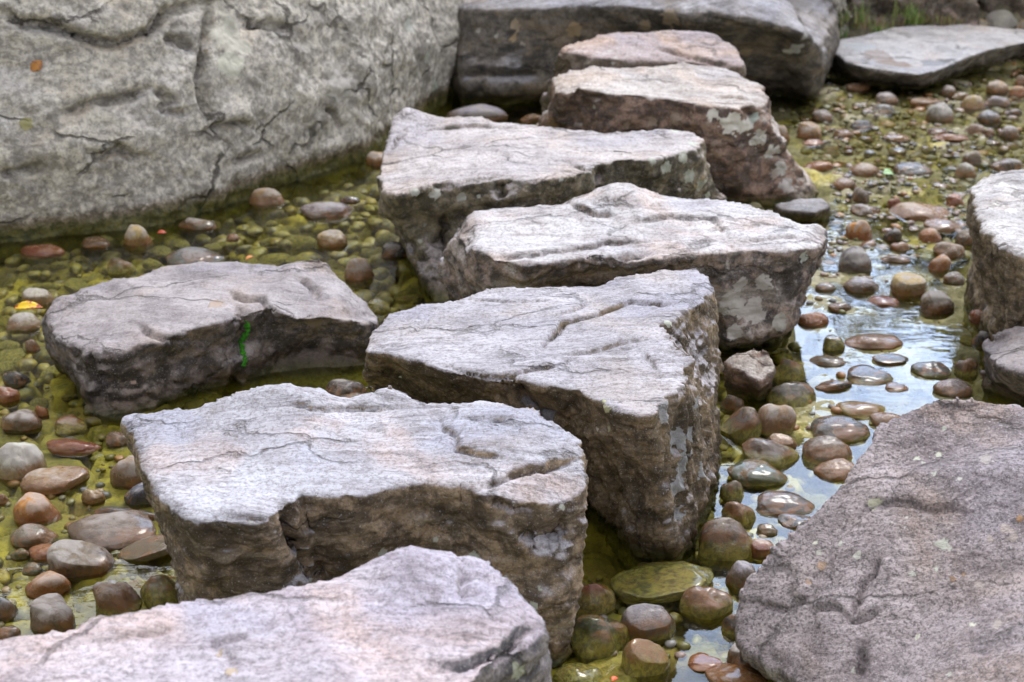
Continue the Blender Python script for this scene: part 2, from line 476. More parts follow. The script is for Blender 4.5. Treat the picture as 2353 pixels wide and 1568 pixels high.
nx, ny = len(xs), len(ys)
gf = [(j*nx+i, j*nx+i+1, (j+1)*nx+i+1, (j+1)*nx+i) for j in range(ny-1) for i in range(nx-1)]

t = NT('bed_silt')
pos, nrm, g = t.geo()
o = t.coord('Object')
n1 = t.noise(o, 1.3, 4, .6); n2 = t.noise(o, 9, 6, .65); n3 = t.noise(o, 60, 4, .7)
n4 = t.noise(t.coord('Object', loc=(9, 9, 9)), 5, 3, .5)
c = t.mix(t.rng(n2, .35, .65), (.17, .145, .013), (.52, .43, .042))
c = t.mix(t.rng(n1, .45, .62, 0, .8), c, (.19, .17, .035))
c = t.mix(t.rng(n4, .58, .70, 0, .5), c, (.20, .115, .03))
sil = t.mix(t.rng(n2, .35, .65), (.20, .18, .10), (.36, .32, .225))
rightside = t.math('MULTIPLY', t.rng(pos.outputs[0], .15, 1.0), t.rng(pos.outputs[1], 2.2, 3.4))
c = t.mix(t.math('MULTIPLY', rightside, t.rng(n4, .34, .54, .30, .95)), c, sil)
c = t.mix(t.rng(n3, .55, .35, 0, .45), c, (.05, .05, .008))
dry = t.rng(pos.outputs[2], .015, .10)
c = t.mix(dry, c, t.mix(t.rng(n2, .4, .6), (.10, .10, .05), (.22, .19, .13)))
t.set(t.b.inputs['Base Color'], c)
t.b.inputs['Roughness'].default_value = .8
t.set(t.b.inputs['Normal'], t.bump(n3, .8, .006, t.bump(n2, .4, .015)))
bed = new_mesh('stream_bed', np.stack([fx, fy, bz], 1), gf, t.m)
tag(bed, kind='structure')
BEDZ = bz.reshape(ny, nx)
def bed_at(x, y):
    i = int(np.clip(np.searchsorted(xs, x), 0, nx-1)); j = int(np.clip(np.searchsorted(ys, y), 0, ny-1))
    return BEDZ[j, i]

# water: one clear sheet with faint ripples
t = NT('clear_water')
o = t.coord('Object')
tr = t.n.new('ShaderNodeBsdfTransparent'); tr.inputs[0].default_value = (.93, .95, .86, 1)
gl = t.n.new('ShaderNodeBsdfGlossy'); gl.inputs['Roughness'].default_value = .015
fr = t.n.new('ShaderNodeFresnel'); fr.inputs['IOR'].default_value = 1.40
ms = t.n.new('ShaderNodeMixShader')
rp = t.noise(t.coord('Object', (1, 1.6, 1)), 3.2, 3, .5, .4)
rp2 = t.noise(t.coord('Object', (1, 2.2, 1)), 15, 2, .5)
bb = t.bump(rp2, .025, .02, t.bump(rp, .03, .05))
for nd in (gl, fr): t.l.new(bb, nd.inputs['Normal'])
t.l.new(fr.outputs[0], ms.inputs[0]); t.l.new(tr.outputs[0], ms.inputs[1]); t.l.new(gl.outputs[0], ms.inputs[2])
t.l.new(ms.outputs[0], t.out.inputs['Surface'])
water = new_mesh('water', [(-12, -6, 0), (12, -6, 0), (12, 11, 0), (-12, 11, 0)], [(0, 1, 2, 3)], t.m)
tag(water, kind='structure')

# ---------------------------------------------------------------- the rocks
PALE = (.50, .50, .54); PALE2 = (.30, .29, .32)
LG = (.47, .49, .42); LP = (.50, .50, .45)
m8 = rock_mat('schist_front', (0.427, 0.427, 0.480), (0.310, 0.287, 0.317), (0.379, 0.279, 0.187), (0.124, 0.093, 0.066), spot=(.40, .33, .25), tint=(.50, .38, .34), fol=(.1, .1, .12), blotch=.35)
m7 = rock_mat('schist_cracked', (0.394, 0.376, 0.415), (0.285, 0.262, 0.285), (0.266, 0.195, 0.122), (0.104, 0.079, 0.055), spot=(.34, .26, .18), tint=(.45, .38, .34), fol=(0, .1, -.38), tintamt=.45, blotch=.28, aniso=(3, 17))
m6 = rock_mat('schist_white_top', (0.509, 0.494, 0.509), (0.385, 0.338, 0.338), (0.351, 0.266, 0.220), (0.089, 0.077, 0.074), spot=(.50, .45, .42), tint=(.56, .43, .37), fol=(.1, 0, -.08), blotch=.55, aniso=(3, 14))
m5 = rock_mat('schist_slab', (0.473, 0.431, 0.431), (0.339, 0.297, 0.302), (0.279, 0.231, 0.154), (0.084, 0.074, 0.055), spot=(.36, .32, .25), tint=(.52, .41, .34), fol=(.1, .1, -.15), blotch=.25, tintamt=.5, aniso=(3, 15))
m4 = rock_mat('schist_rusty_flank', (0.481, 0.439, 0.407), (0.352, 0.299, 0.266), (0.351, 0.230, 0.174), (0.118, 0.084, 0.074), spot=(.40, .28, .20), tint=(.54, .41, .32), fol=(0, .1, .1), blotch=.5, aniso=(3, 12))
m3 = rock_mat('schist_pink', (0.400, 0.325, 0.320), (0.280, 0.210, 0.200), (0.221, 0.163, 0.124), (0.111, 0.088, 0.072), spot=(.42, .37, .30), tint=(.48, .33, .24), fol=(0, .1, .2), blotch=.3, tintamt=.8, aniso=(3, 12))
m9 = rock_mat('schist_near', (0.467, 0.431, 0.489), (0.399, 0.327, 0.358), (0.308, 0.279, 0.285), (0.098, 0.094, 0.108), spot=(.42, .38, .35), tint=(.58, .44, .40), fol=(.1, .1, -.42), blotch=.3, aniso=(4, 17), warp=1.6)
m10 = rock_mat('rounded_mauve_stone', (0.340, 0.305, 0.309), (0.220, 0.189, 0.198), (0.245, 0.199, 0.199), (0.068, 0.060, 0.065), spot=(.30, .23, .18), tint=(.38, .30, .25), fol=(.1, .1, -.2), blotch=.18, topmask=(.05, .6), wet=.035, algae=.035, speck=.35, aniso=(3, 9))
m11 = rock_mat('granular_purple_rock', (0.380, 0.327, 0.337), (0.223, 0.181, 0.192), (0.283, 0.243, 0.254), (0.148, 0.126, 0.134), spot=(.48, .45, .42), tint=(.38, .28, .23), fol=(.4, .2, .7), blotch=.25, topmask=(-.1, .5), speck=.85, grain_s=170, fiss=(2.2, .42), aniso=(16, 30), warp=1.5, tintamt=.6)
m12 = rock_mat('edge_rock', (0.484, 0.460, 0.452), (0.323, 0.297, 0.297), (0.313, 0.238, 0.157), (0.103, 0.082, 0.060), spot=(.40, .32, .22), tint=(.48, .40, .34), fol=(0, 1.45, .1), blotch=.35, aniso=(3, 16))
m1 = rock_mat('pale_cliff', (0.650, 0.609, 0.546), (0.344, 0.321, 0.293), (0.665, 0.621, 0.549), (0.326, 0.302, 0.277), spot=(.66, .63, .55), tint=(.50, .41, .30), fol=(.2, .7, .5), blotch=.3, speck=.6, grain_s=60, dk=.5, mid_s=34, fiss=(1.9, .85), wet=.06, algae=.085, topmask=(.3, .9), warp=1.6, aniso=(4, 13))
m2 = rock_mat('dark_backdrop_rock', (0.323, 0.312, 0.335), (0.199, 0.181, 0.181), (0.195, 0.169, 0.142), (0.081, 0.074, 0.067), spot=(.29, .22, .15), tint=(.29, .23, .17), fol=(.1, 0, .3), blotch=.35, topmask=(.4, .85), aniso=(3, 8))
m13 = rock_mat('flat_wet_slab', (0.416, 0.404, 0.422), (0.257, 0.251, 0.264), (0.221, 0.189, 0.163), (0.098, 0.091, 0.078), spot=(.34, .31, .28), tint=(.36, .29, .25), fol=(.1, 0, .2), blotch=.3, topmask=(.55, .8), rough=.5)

GS = 'stepping stones across the stream'
# the near-left stepping stone with the notch in its front face
build_rock('stepping_stone', ringp([
 (304, 967, .33, [(312, 1010, .27), (350, 1110, .17), (415, 1290, .06), (424, 1405, 0)]), (342, 1030, .345, [(347, 1080, .29), (392, 1240, .12), (428, 1420, 0)]),
 (346, 1096, .35, [(368, 1170, .28), (425, 1330, .12), (432, 1440, 0)]), (388, 1136, .355, [(400, 1190, .29), (440, 1480, 0)]), (434, 1170, .36, [(450, 1490, 0)]), (466, 1192, .36, [(480, 1500, 0)]), (604, 1194, .36, [(640, 1290, .26), (690, 1510, 0)]),
 (655, 1158, .36, [(700, 1290, .23), (730, 1505, 0)]), (690, 1132, .36, [(760, 1480, 0)]), (834, 1140, .36, [(850, 1480, 0)]), (903, 1116, .36, [(910, 1470, 0)]), (972, 1106, .36, [(975, 1475, 0)]), (1064, 1108, .355, [(1065, 1490, 0)]),
 (1124, 1133, .35, [(1125, 1510, 0)]), (1202, 1155, .335, [(1215, 1290, .22), (1200, 1530, 0)]), (1290, 1150, .32, [(1296, 1330, .18), (1275, 1540, 0)]), (1336, 1128, .32, [(1340, 1180, .28), (1326, 1320, .16), (1298, 1530, 0)]),
 (1338, 1095, .335, [(1338, 1150, .28), (1310, 1460, 0)]), (1317, 1027, .36, .06), (1290, 985, .365, .06), (1225, 962, .37), (1110, 937, .37), (972, 932, .37), (898, 908, .375), (811, 921, .365),
 (742, 914, .37), (660, 908, .375), (595, 908, .37), (503, 935, .36), (374, 957, .34)]), m8,
 'large pale stepping stone with a square notch in its brown front face', group=GS, voxel=.0048, smooth=5, seed=1,
 amp=(.016, .012, .004), layer=.006, layerf=30, fol=(.12, .1, 1),
 lift=((640, 918, .37, (.10, .035), .022), (890, 915, .37, (.06, .03), .018), (1160, 985, .36, (.10, .06), .012), (400, 1010, .34, (.08, .06), -.012)),
 cracks=(([(1010, 955), (1018, 985), (1040, 1000), (1055, 1035), (1110, 1052), (1180, 1050)], .006, .006, .010, .10), ([(1100, 1120), (1200, 1085), (1290, 1070), (1330, 1052)], .006, .010, .012, .05),
   ([(1060, 965), (1130, 968), (1200, 962)], .005, .006, .006, .05), ([(640, 930), (740, 940), (850, 945), (940, 930)], .006, .005, .008, .06), ([(660, 1165), (670, 1230), (720, 1310), (745, 1335)], .014, .030, 0, .1),
   ([(1190, 1215), (1235, 1250), (1290, 1230), (1330, 1200)], .018, .022, 0, .1), ([(500, 1190), (560, 1185), (640, 1192)], .006, .008, .006, .04), ([(1120, 1150), (1180, 1175), (1240, 1175)], .007, .008, 0, .04)),
 patches=((1092, 1290, 26, LG), (725, 1332, 20, LG), (1226, 1395, 15, LG), (1228, 1408, 12, LG), (1292, 1165, 10, LG), (1090, 1290, 14, LG), (1160, 1330, 10, LP), (880, 1270, 14, LP), (1215, 1215, 9, LG), (1240, 1350, 9, LG), (580, 1195, 9, LP), (1000, 1240, 10, LP)))

# the cracked stepping stone in the middle
build_rock('stepping_stone', ringp([
 (838, 806, .325, [(836, 850, .27), (842, 915, .12), (860, 985, 0)]), (848, 757, .33, .05), (891, 719, .335), (939, 709, .335), (982, 697, .34), (1040, 695, .335), (1088, 673, .345), (1146, 659, .35), (1223, 661, .345), (1300, 658, .345), (1376, 656, .35),
 (1415, 641, .36), (1520, 623, .37), (1600, 615, .375, .03), (1620, 640, .37, .03), (1640, 666, .36, [(1642, 800, .24), (1645, 1050, 0)]), (1612, 690, .37, [(1640, 900, .15), (1640, 1085, 0)]),
 (1568, 709, .375, [(1620, 860, .22), (1635, 1120, 0)]), (1515, 743, .375, [(1590, 880, .24), (1630, 1140, 0)]), (1513, 772, .375, [(1575, 900, .25), (1622, 1150, 0)]),
 (1538, 806, .375, [(1585, 930, .25), (1612, 1175, 0)]), (1576, 834, .37, [(1592, 940, .28), (1600, 1205, 0)]), (1566, 872, .37, [(1580, 980, .26), (1585, 1225, 0)]), (1525, 911, .37, [(1540, 1010, .26), (1562, 1255, 0)]), (1491, 949, .37, [(1510, 1070, .25), (1545, 1287, 0)]),
 (1439, 946, .37, [(1450, 1100, .2), (1470, 1270, 0)]), (1376, 920, .37, [(1385, 1150, .08), (1400, 1180, 0)]), (1319, 892, .37, [(1320, 1080, .12), (1345, 1130, 0)]), (1184, 870, .37, [(1190, 1060, .12), (1220, 1090, 0)]), (1107, 866, .365, [(1110, 1040, 0)]), (1030, 853, .36, [(1030, 1010, 0)]), (963, 829, .355, [(960, 990, 0)]), (896, 812, .345, [(900, 980, 0)])]), m7,
 'broad stepping stone whose lilac top is split by a long diagonal crack', group=GS, voxel=.0045, smooth=4, seed=2, under=.9, flute=(1580, 1000, .2, .30, .020, (.05, .1, 1)),
 amp=(.012, .010, .003), layer=.0045, layerf=28, fol=(.1, .25, 1),
 cracks=(([(1230, 818), (1262, 780), (1300, 742), (1330, 738), (1400, 715), (1450, 697), (1520, 700), (1570, 694)], .0055, .012, .009, .10), ([(1265, 733), (1310, 720), (1360, 697)], .004, .006, .004, .05),
   ([(1290, 818), (1350, 812), (1395, 800), (1450, 785), (1500, 780)], .004, .006, .006, .08), ([(1020, 840), (1080, 862), (1160, 868), (1230, 850), (1290, 835), (1330, 815)], .006, .010, .008, .06), ([(1150, 872), (1190, 905), (1240, 945), (1300, 975)], .016, .020, .004, .05),
   ([(1060, 690), (1140, 692), (1220, 695), (1290, 690)], .004, .004, .004, .05), ([(1000, 715), (960, 760), (900, 780)], .004, .003, .003, .05), ([(1470, 800), (1520, 870), (1545, 880)], .004, .004, .004, .05)),
 patches=((1530, 950, 34, (.36, .365, .39)), (1548, 1010, 34, (.36, .365, .39)), (1575, 1060, 37, (.36, .365, .39)), (1600, 930, 20, (.40, .42, .46)), (1560, 1120, 34, (.36, .365, .39)), (1590, 1000, 23, (.36, .365, .39)), (1555, 1180, 27, (.36, .365, .39)), (1615, 1080, 23, (.36, .365, .39)), (1392, 938, 13, (.50, .49, .30)), (1400, 985, 8, (.44, .43, .28)), (1372, 988, 6, LP), (1388, 922, 8, (.50, .49, .30)), (1535, 740, 14, LG), (920, 866, 5, LP), (1160, 880, 6, (.35, .27, .08))))  # blue-grey patches colour the fluted end; the small dots are lichen

# the white-topped stepping stone
build_rock('stepping_stone', ringp([
 (1029, 557, .24, [(1024, 625, .14), (1035, 700, 0)]), (1050, 510, .29, .06), (1068, 494, .31, .06), (1091, 480, .32), (1146, 475, .32), (1243, 475, .325), (1298, 472, .33), (1344, 456, .345), (1399, 437, .365), (1445, 434, .37), (1500, 447, .355), (1629, 458, .345),
 (1700, 468, .34), (1767, 486, .33), (1813, 506, .325), (1873, 511, .32, .08), (1893, 530, .30, [(1890, 575, .22), (1840, 680, .06)]), (1896, 556, .28, [(1880, 610, .18), (1830, 700, .05)]), (1862, 572, .30, [(1850, 640, .19), (1824, 720, .05)]), (1822, 572, .315, [(1824, 660, .20), (1820, 748, .09), (1790, 762, .03)]),
 (1740, 576, .315, [(1745, 690, .17), (1755, 782, .07), (1740, 780, .03)]), (1657, 577, .32, [(1660, 700, .16), (1675, 790, .07), (1670, 780, .03)]), (1583, 586, .32, [(1590, 760, 0)]), (1490, 596, .31, [(1500, 760, 0)]), (1399, 600, .31, [(1400, 740, 0)]), (1307, 600, .31, [(1310, 730, 0)]), (1261, 606, .31, [(1262, 730, 0)]),
 (1132, 598, .31, [(1135, 660, .22), (1140, 735, 0)]), (1104, 570, .31, [(1075, 660, .16), (1070, 725, 0)]), (1100, 545, .31, [(1050, 640, .16), (1050, 712, 0)])]), m6,
 'wide stepping stone with a bright white top rising to a peak at its back', group=GS, voxel=.006, smooth=5, seed=3, under=.75,
 amp=(.018, .013, .005), layer=.006, layerf=24, fol=(.1, -.1, 1),
 lift=((1410, 470, .33, (.10, .07), .02), (1250, 530, .33, (.16, .08), -.018), (1110, 505, .32, (.05, .05), .008)),
 cracks=(([(1440, 515), (1540, 500), (1640, 505), (1665, 540), (1690, 575)], .006, .008, .008, .08), ([(1120, 595), (1200, 590), (1290, 580), (1400, 560), (1500, 555)], .009, .008, .012, .06), ([(1240, 640), (1330, 610), (1420, 592), (1500, 585)], .014, .014, .01, .05),
   ([(1310, 470), (1360, 492), (1420, 500)], .006, .010, .012, .05), ([(1700, 560), (1780, 548), (1850, 540)], .006, .007, .006, .05)),
 patches=((1680, 700, 40, (.50, .47, .43)), (1725, 720, 38, (.52, .48, .45)), (1755, 650, 26, (.48, .45, .42)), (1700, 655, 22, (.46, .43, .40)), (1790, 745, 26, (.50, .48, .44)), (1845, 590, 18, (.50, .53, .48)), (1690, 765, 24, (.5, .47, .44))))

# the slab with the overhanging lip
build_rock('stepping_stone', ringp([
 (870, 400, .28, [(868, 440, .24), (872, 496, .17), (935, 530, .12), (945, 590, .08), (985, 640, .03), (1005, 680, 0)]), (880, 350, .30, .12), (907, 313, .32, .12), (907, 278, .345), (934, 261, .35), (976, 261, .35), (1031, 266, .345), (1105, 268, .34), (1137, 280, .33), (1169, 281, .33), (1238, 290, .33), (1289, 292, .33),
 (1353, 298, .325), (1385, 306, .32), (1445, 304, .325), (1528, 299, .335), (1583, 302, .33, .03), (1601, 325, .32, [(1630, 400, .2), (1670, 465, .10), (1680, 520, 0)]), (1588, 345, .315, [(1610, 420, .19), (1650, 500, .04)]), (1556, 350, .32, [(1565, 430, .2), (1590, 560, 0)]),
 (1491, 368, .325, [(1500, 560, 0)]), (1422, 366, .33, [(1430, 580, 0)]), (1380, 375, .33, [(1385, 590, 0)]), (1354, 394, .33, [(1350, 600, 0)]), (1261, 410, .33, [(1260, 610, 0)]), (1169, 408, .33, [(1170, 480, .25), (1190, 560, .10), (1190, 620, 0)]),
 (1077, 416, .33, [(1078, 480, .24), (1085, 500, .20), (1090, 680, 0)]), (985, 425, .33, [(985, 480, .25), (1000, 500, .21), (1010, 560, .13), (1040, 690, 0)]), (916, 448, .31, [(912, 500, .22), (955, 525, .16), (975, 600, .07), (1015, 690, 0)]), (884, 440, .29, [(880, 495, .19), (942, 525, .14), (960, 600, .06), (1010, 688, 0)])]), m5,
 'pale stepping stone with an overhanging left lip and round lichen dots, third from the back', group=GS, voxel=.0065, smooth=4, seed=4, under=.9,
 amp=(.016, .014, .005), layer=.007, layerf=22, fol=(.05, .1, 1), lift=((935, 275, .34, (.05, .05), .025),),
 cracks=(([(960, 432), (1040, 425), (1120, 410), (1180, 402)], .008, .010, .008, .04), ([(1175, 410), (1150, 430), (1150, 470)], .010, .020, 0, .04), ([(1310, 375), (1345, 392), (1380, 385)], .007, .012, .006, .05), ([(1385, 385), (1375, 410), (1380, 460)], .010, .020, 0, .04),
   ([(980, 300), (1080, 290), (1180, 295), (1230, 290)], .007, .006, .008, .06), ([(930, 300), (910, 325), (895, 350)], .010, .012, .01, .04), ([(1020, 500), (1010, 560), (1020, 620)], .020, .03, 0, .05)),
 patches=((952, 440, 14, LP), (1000, 445, 17, LP), (1061, 452, 16, LP), (1100, 452, 6, LP), (975, 515, 8, LP), (965, 555, 8, LP), (1000, 590, 6, LP), (1287, 412, 9, LP), (1365, 412, 13, (.32, .31, .27)),
   (1550, 300, 14, LG), (1530, 385, 18, LG), (1570, 360, 18, LG), (1590, 330, 15, LG), (1585, 405, 20, LG), (1608, 425, 20, LG), (1600, 430, 10, (.36, .27, .14)), (1615, 410, 9, (.36, .27, .14)), (1500, 370, 12, LG), (1625, 450, 12, LG)))

# the big rust-flanked stepping stone
build_rock('stepping_stone', ringp([
 (1277, 175, .38, [(1262, 240, .28), (1240, 295, .1), (1245, 330, 0)]), (1311, 165, .39), (1361, 160, .39), (1445, 153, .395), (1571, 149, .40), (1655, 155, .39), (1697, 163, .385), (1739, 190, .37), (1752, 212, .36, [(1790, 330, .16), (1882, 430, 0)]), (1747, 240, .355, [(1775, 302, .27), (1806, 361, .15), (1885, 445, 0)]),
 (1697, 250, .36, [(1740, 350, .18), (1830, 468, 0)]), (1634, 240, .365, [(1660, 350, .2), (1745, 466, 0)]), (1596, 237, .37, [(1620, 350, .2), (1670, 463, 0)]), (1529, 225, .37, [(1560, 460, 0)]), (1445, 216, .375, [(1450, 450, 0)]), (1382, 212, .375, [(1370, 440, 0)]), (1336, 204, .375, [(1320, 260, .28), (1290, 420, 0)]),
 (1305, 218, .36, [(1280, 270, .26), (1250, 380, 0)]), (1270, 210, .35, [(1245, 285, .2), (1240, 350, 0)])]), m4,
 'high stepping stone with rust-brown flank and a white streak down its spreading right side', group=GS, voxel=.0085, smooth=3, seed=5,
 amp=(.022, .016, .006), layer=.008, layerf=18, fol=(.05, .1, 1),
 cracks=(([(1700, 250), (1730, 262), (1748, 258)], .010, .014, .01, .05), ([(1320, 212), (1360, 225), (1400, 222)], .010, .012, .01, .05), ([(1650, 225), (1690, 222), (1730, 232)], .008, .01, .008, .06)),
 patches=((1640, 262, 18, (.86, .84, .78)), (1680, 282, 30, (.88, .86, .80)), (1710, 290, 22, (.86, .84, .79)), (1730, 268, 16, (.48, .55, .50)), (1745, 320, 26, (.80, .78, .73)), (1775, 350, 22, (.72, .70, .66)), (1795, 385, 22, (.55, .53, .50)), (1810, 425, 22, (.50, .47, .45)), (1780, 400, 16, (.44, .38, .34)),
   (1500, 280, 16, (.38, .29, .23)), (1550, 275, 18, (.38, .29, .23)), (1440, 290, 12, (.38, .29, .23)), (1365, 245, 7, LP), (1625, 285, 9, (.38, .29, .23)), (1640, 330, 12, (.36, .27, .22))))

build_rock('stepping_stone', ringp([
 (1290, 103, .40, [(1262, 170, .28), (1240, 268, .03)]), (1361, 80, .42), (1424, 70, .43), (1487, 72, .425), (1550, 66, .43), (1613, 70, .43), (1655, 81, .42), (1689, 110, .39), (1716, 150, .35), (1690, 152, .355, .02), (1571, 140, .365, .02), (1440, 138, .37, .02), (1340, 128, .375, .02), (1284, 122, .375, [(1265, 200, .22), (1250, 285, 0)])]), m3,
 'pinkish brown stepping stone farthest back, its rounded top showing over the rust-flanked one', group=GS, voxel=.010, smooth=6, seed=6,
 amp=(.020, .014, .005), layer=.006, layerf=18, fol=(.1, .1, 1), cracks=(([(1500, 105), (1560, 125), (1640, 145), (1700, 160)], .010, .012, .008, .06),),
 patches=((1400, 118, 6, LP), (1412, 132, 7, LP), (1388, 125, 5, LP), (1368, 110, 5, LP), (1410, 145, 6, LP)))

# the nearest stepping stone, cut by the bottom of the picture
build_rock('stepping_stone', ringp([
 (-420, 1600, .40), (-200, 1500, .41), (0, 1463, .415), (60, 1461, .415), (180, 1444, .415), (230, 1416, .42), (380, 1394, .42), (500, 1379, .42), (640, 1352, .425), (760, 1327, .43), (870, 1279, .44), (940, 1268, .445), (1040, 1274, .44), (1120, 1297, .43), (1180, 1334, .42), (1196, 1378, .41, [(1215, 1470, .3), (1200, 1700, 0)]),
 (1240, 1428, .40, [(1240, 1700, 0)]), (1252, 1462, .38, [(1245, 1540, .3), (1225, 1760, 0)]), (1200, 1500, .39, [(1215, 1620, .28), (1190, 1900, 0)]), (1120, 1530, .40, [(1130, 1700, .25), (1120, 1960, 0)]), (1040, 1600, .40, [(1060, 2000, 0)]), (900, 1800, .39), (500, 1900, .38), (0, 1900, .38), (-400, 1850, .38)]), m9,
 'nearest stepping stone, pale pink and lilac, cut off by the bottom left of the photo', group=GS, voxel=.005, smooth=5, seed=7,
 amp=(.014, .010, .004), layer=.005, layerf=26, fol=(.25, .2, 1), lift=((960, 1310, .43, (.08, .05), .014), (1080, 1330, .43, (.08, .05), -.008)),
 cracks=(([(475, 1470), (510, 1500), (560, 1545)], .008, .004, .003, .06), ([(480, 1495), (600, 1450), (720, 1400)], .004, .004, .004, .05), ([(1065, 1300), (1070, 1340), (1060, 1390)], .006, .008, .008, .06), ([(1000, 1545), (1080, 1530), (1150, 1500), (1240, 1440)], .007, .010, .010, .05), ([(200, 1480), (330, 1455), (420, 1440)], .004, .004, .004, .06)),
 patches=((1190, 1545, 27, (.45, .48, .38)), (1184, 1528, 12, (.45, .48, .38)), (505, 1500, 14, (.42, .33, .23)), (530, 1540, 18, (.42, .33, .23)), (487, 1478, 10, (.40, .32, .24))))

# the rounded stone lying in the left pool
r10 = build_rock('rounded_boulder', ringp([
 (98, 722, .16, [(100, 750, .10), (130, 830, 0), (205, 985, -.10)]), (132, 684, .19), (220, 651, .20), (312, 631, .205), (372, 611, .21), (440, 599, .215), (560, 599, .215), (640, 607, .21), (688, 594, .225), (732, 588, .225), (760, 608, .20), (784, 635, .18), (824, 675, .14), (856, 717, .10, .02), (862, 740, .08, [(858, 790, 0)]),
 (835, 735, .15, [(850, 830, 0), (846, 934, -.10)]), (760, 730, .17, [(775, 790, .05), (770, 845, 0), (766, 949, -.10)]), (680, 735, .18, [(690, 800, .04), (690, 850, 0), (686, 954, -.10)]), (620, 705, .20, [(620, 780, .09), (610, 862, 0), (606, 966, -.10)]), (556, 722, .20, [(560, 800, .09), (545, 882, 0), (541, 986, -.10)]), (470, 745, .20, [(470, 830, .08), (450, 900, 0), (446, 1004, -.10)]), (385, 775, .19, [(390, 840, .09), (370, 925, 0), (366, 1029, -.10)]),
 (280, 800, .18, [(275, 880, .07), (290, 945, 0), (286, 1049, -.10)]), (200, 810, .17, [(200, 880, .07), (220, 950, 0), (216, 1054, -.10)]), (150, 790, .16, [(165, 850, .06), (192, 925, 0)]), (110, 750, .155, [(135, 820, .05), (170, 890, 0)])]), m10,
 'rounded mauve-grey boulder in the left pool with a green strip of moss in its cleft', 'boulder', voxel=.0065, smooth=30, seed=8, under=1.0, bottom=-.30,
 amp=(.022, .012, .004), layer=.004, layerf=18, fol=(.1, .1, 1), lift=((700, 600, .2, (.06, .05), .015),),
 cracks=(([(530, 690), (556, 718), (562, 760), (556, 810), (548, 850)], .020, .013, .006, .05), ([(520, 668), (560, 690), (605, 690), (620, 720), (600, 770)], .008, .010, .012, .05), ([(310, 745), (340, 765), (380, 778), (450, 780)], .008, .008, .01, .06), ([(690, 640), (720, 660), (740, 700)], .012, .012, .01, .05),
   ([(545, 860), (530, 900), (515, 930)], .012, .02, 0, .05), ([(195, 820), (230, 840), (260, 835)], .01, .01, .01, .05)),
 patches=((305, 880, 8, (.50, .36, .33)), (338, 900, 5, (.50, .38, .34)), (500, 700, 22, (.36, .27, .21)), (720, 740, 24, (.24, .19, .15))))

# the sloping rock at the lower right
build_rock('sloping_rock', ringp([
 (1701, 1475, .10, [(1712, 1500, .03), (1730, 1520, 0)]), (1699, 1413, .13, .04), (1715, 1353, .17, .04), (1733, 1312, .20), (1793, 1252, .24), (1876, 1169, .30), (1925, 1125, .325), (1959, 1095, .345), (1996, 1031, .38), (2028, 980, .405), (2083, 944, .43), (2152, 909, .45), (2175, 906, .455), (2235, 904, .46), (2281, 916, .455), (2353, 931, .455), (2500, 960, .46), (2750, 1050, .48),
 (2900, 1500, .44), (2800, 2000, .36), (2500, 2200, .30), (2200, 1900, .19), (2000, 1700, .14), (1880, 1610, .11, [(1890, 1660, .0)]), (1821, 1560, .10, [(1845, 1590, .04), (1850, 1600, 0)]), (1766, 1530, .09, [(1785, 1550, .03), (1790, 1560, 0)]), (1718, 1495, .09, [(1735, 1515, .03), (1745, 1530, 0)])]), m11,
 'big purple-grey granular rock sloping up at the lower right, dotted with pale lichen', 'boulder', voxel=.0055, smooth=4, seed=9, under=.95,
 amp=(.012, .010, .005), layer=.004, layerf=14, fol=(.5, .3, 1), 
 cracks=(([(2020, 1270), (2010, 1320), (1985, 1345), (1965, 1420), (1965, 1425)], .005, .008, .010, .05), ([(1860, 1400), (1920, 1398), (1960, 1425), (2000, 1418), (2040, 1395)], .004, .006, .008, .05), ([(1960, 1195), (2020, 1150), (2080, 1155), (2130, 1165), (2230, 1180)], .004, .005, .007, .06),
   ([(1985, 1480), (1985, 1520), (1965, 1568)], .006, .010, .006, .05), ([(1730, 1380), (1800, 1400), (1870, 1370)], .005, .006, .006, .06)),
 patches=tuple([(2006, 1157, 14, (.60, .60, .45)), (2020, 1152, 9, (.60, .60, .45)), (2170, 985, 8, LG), (2155, 1046, 10, (.58, .60, .50)), (2108, 1055, 8, (.58, .60, .50)), (2120, 1065, 7, LP), (2265, 1055, 20, (.38, .34, .33)), (2145, 1090, 9, LP), (2206, 1100, 7, (.62, .62, .58)), (1930, 1250, 9, LP), (1970, 1275, 12, LP),
   (2165, 1250, 16, LG), (2180, 1258, 12, LP), (2310, 1215, 16, (.42, .35, .33)), (2275, 1240, 12, (.42, .35, .33)), (2330, 1235, 14, (.42, .35, .33)), (2250, 1345, 14, (.44, .38, .36)), (2290, 1435, 18, (.40, .35, .32)), (2108, 1465, 10, (.6, .6, .52)), (2234, 1436, 8, (.6, .6, .5)), (2150, 1307, 8, LG), (1890, 1300, 14, (.44, .30, .21)), (1860, 1340, 10, (.42, .29, .22)), (2110, 1045, 5, LP), (2085, 1190, 6, (.6, .58, .56)), (2078, 1215, 5, (.6, .58, .56)), (2068, 1240, 5, (.6, .58, .56)), (2100, 1120, 6, (.58, .57, .55)),
   (1880, 1270, 8, LP), (1872, 1248, 6, (.6, .6, .5)), (2345, 1190, 10, (.35, .20, .10)), (2190, 1330, 9, (.36, .22, .13)), (2215, 1320, 8, (.36, .22, .13)), (2095, 1320, 10, LP), (2180, 1550, 9, LP), (2050, 1200, 5, LP), (1960, 1540, 10, LP)]))

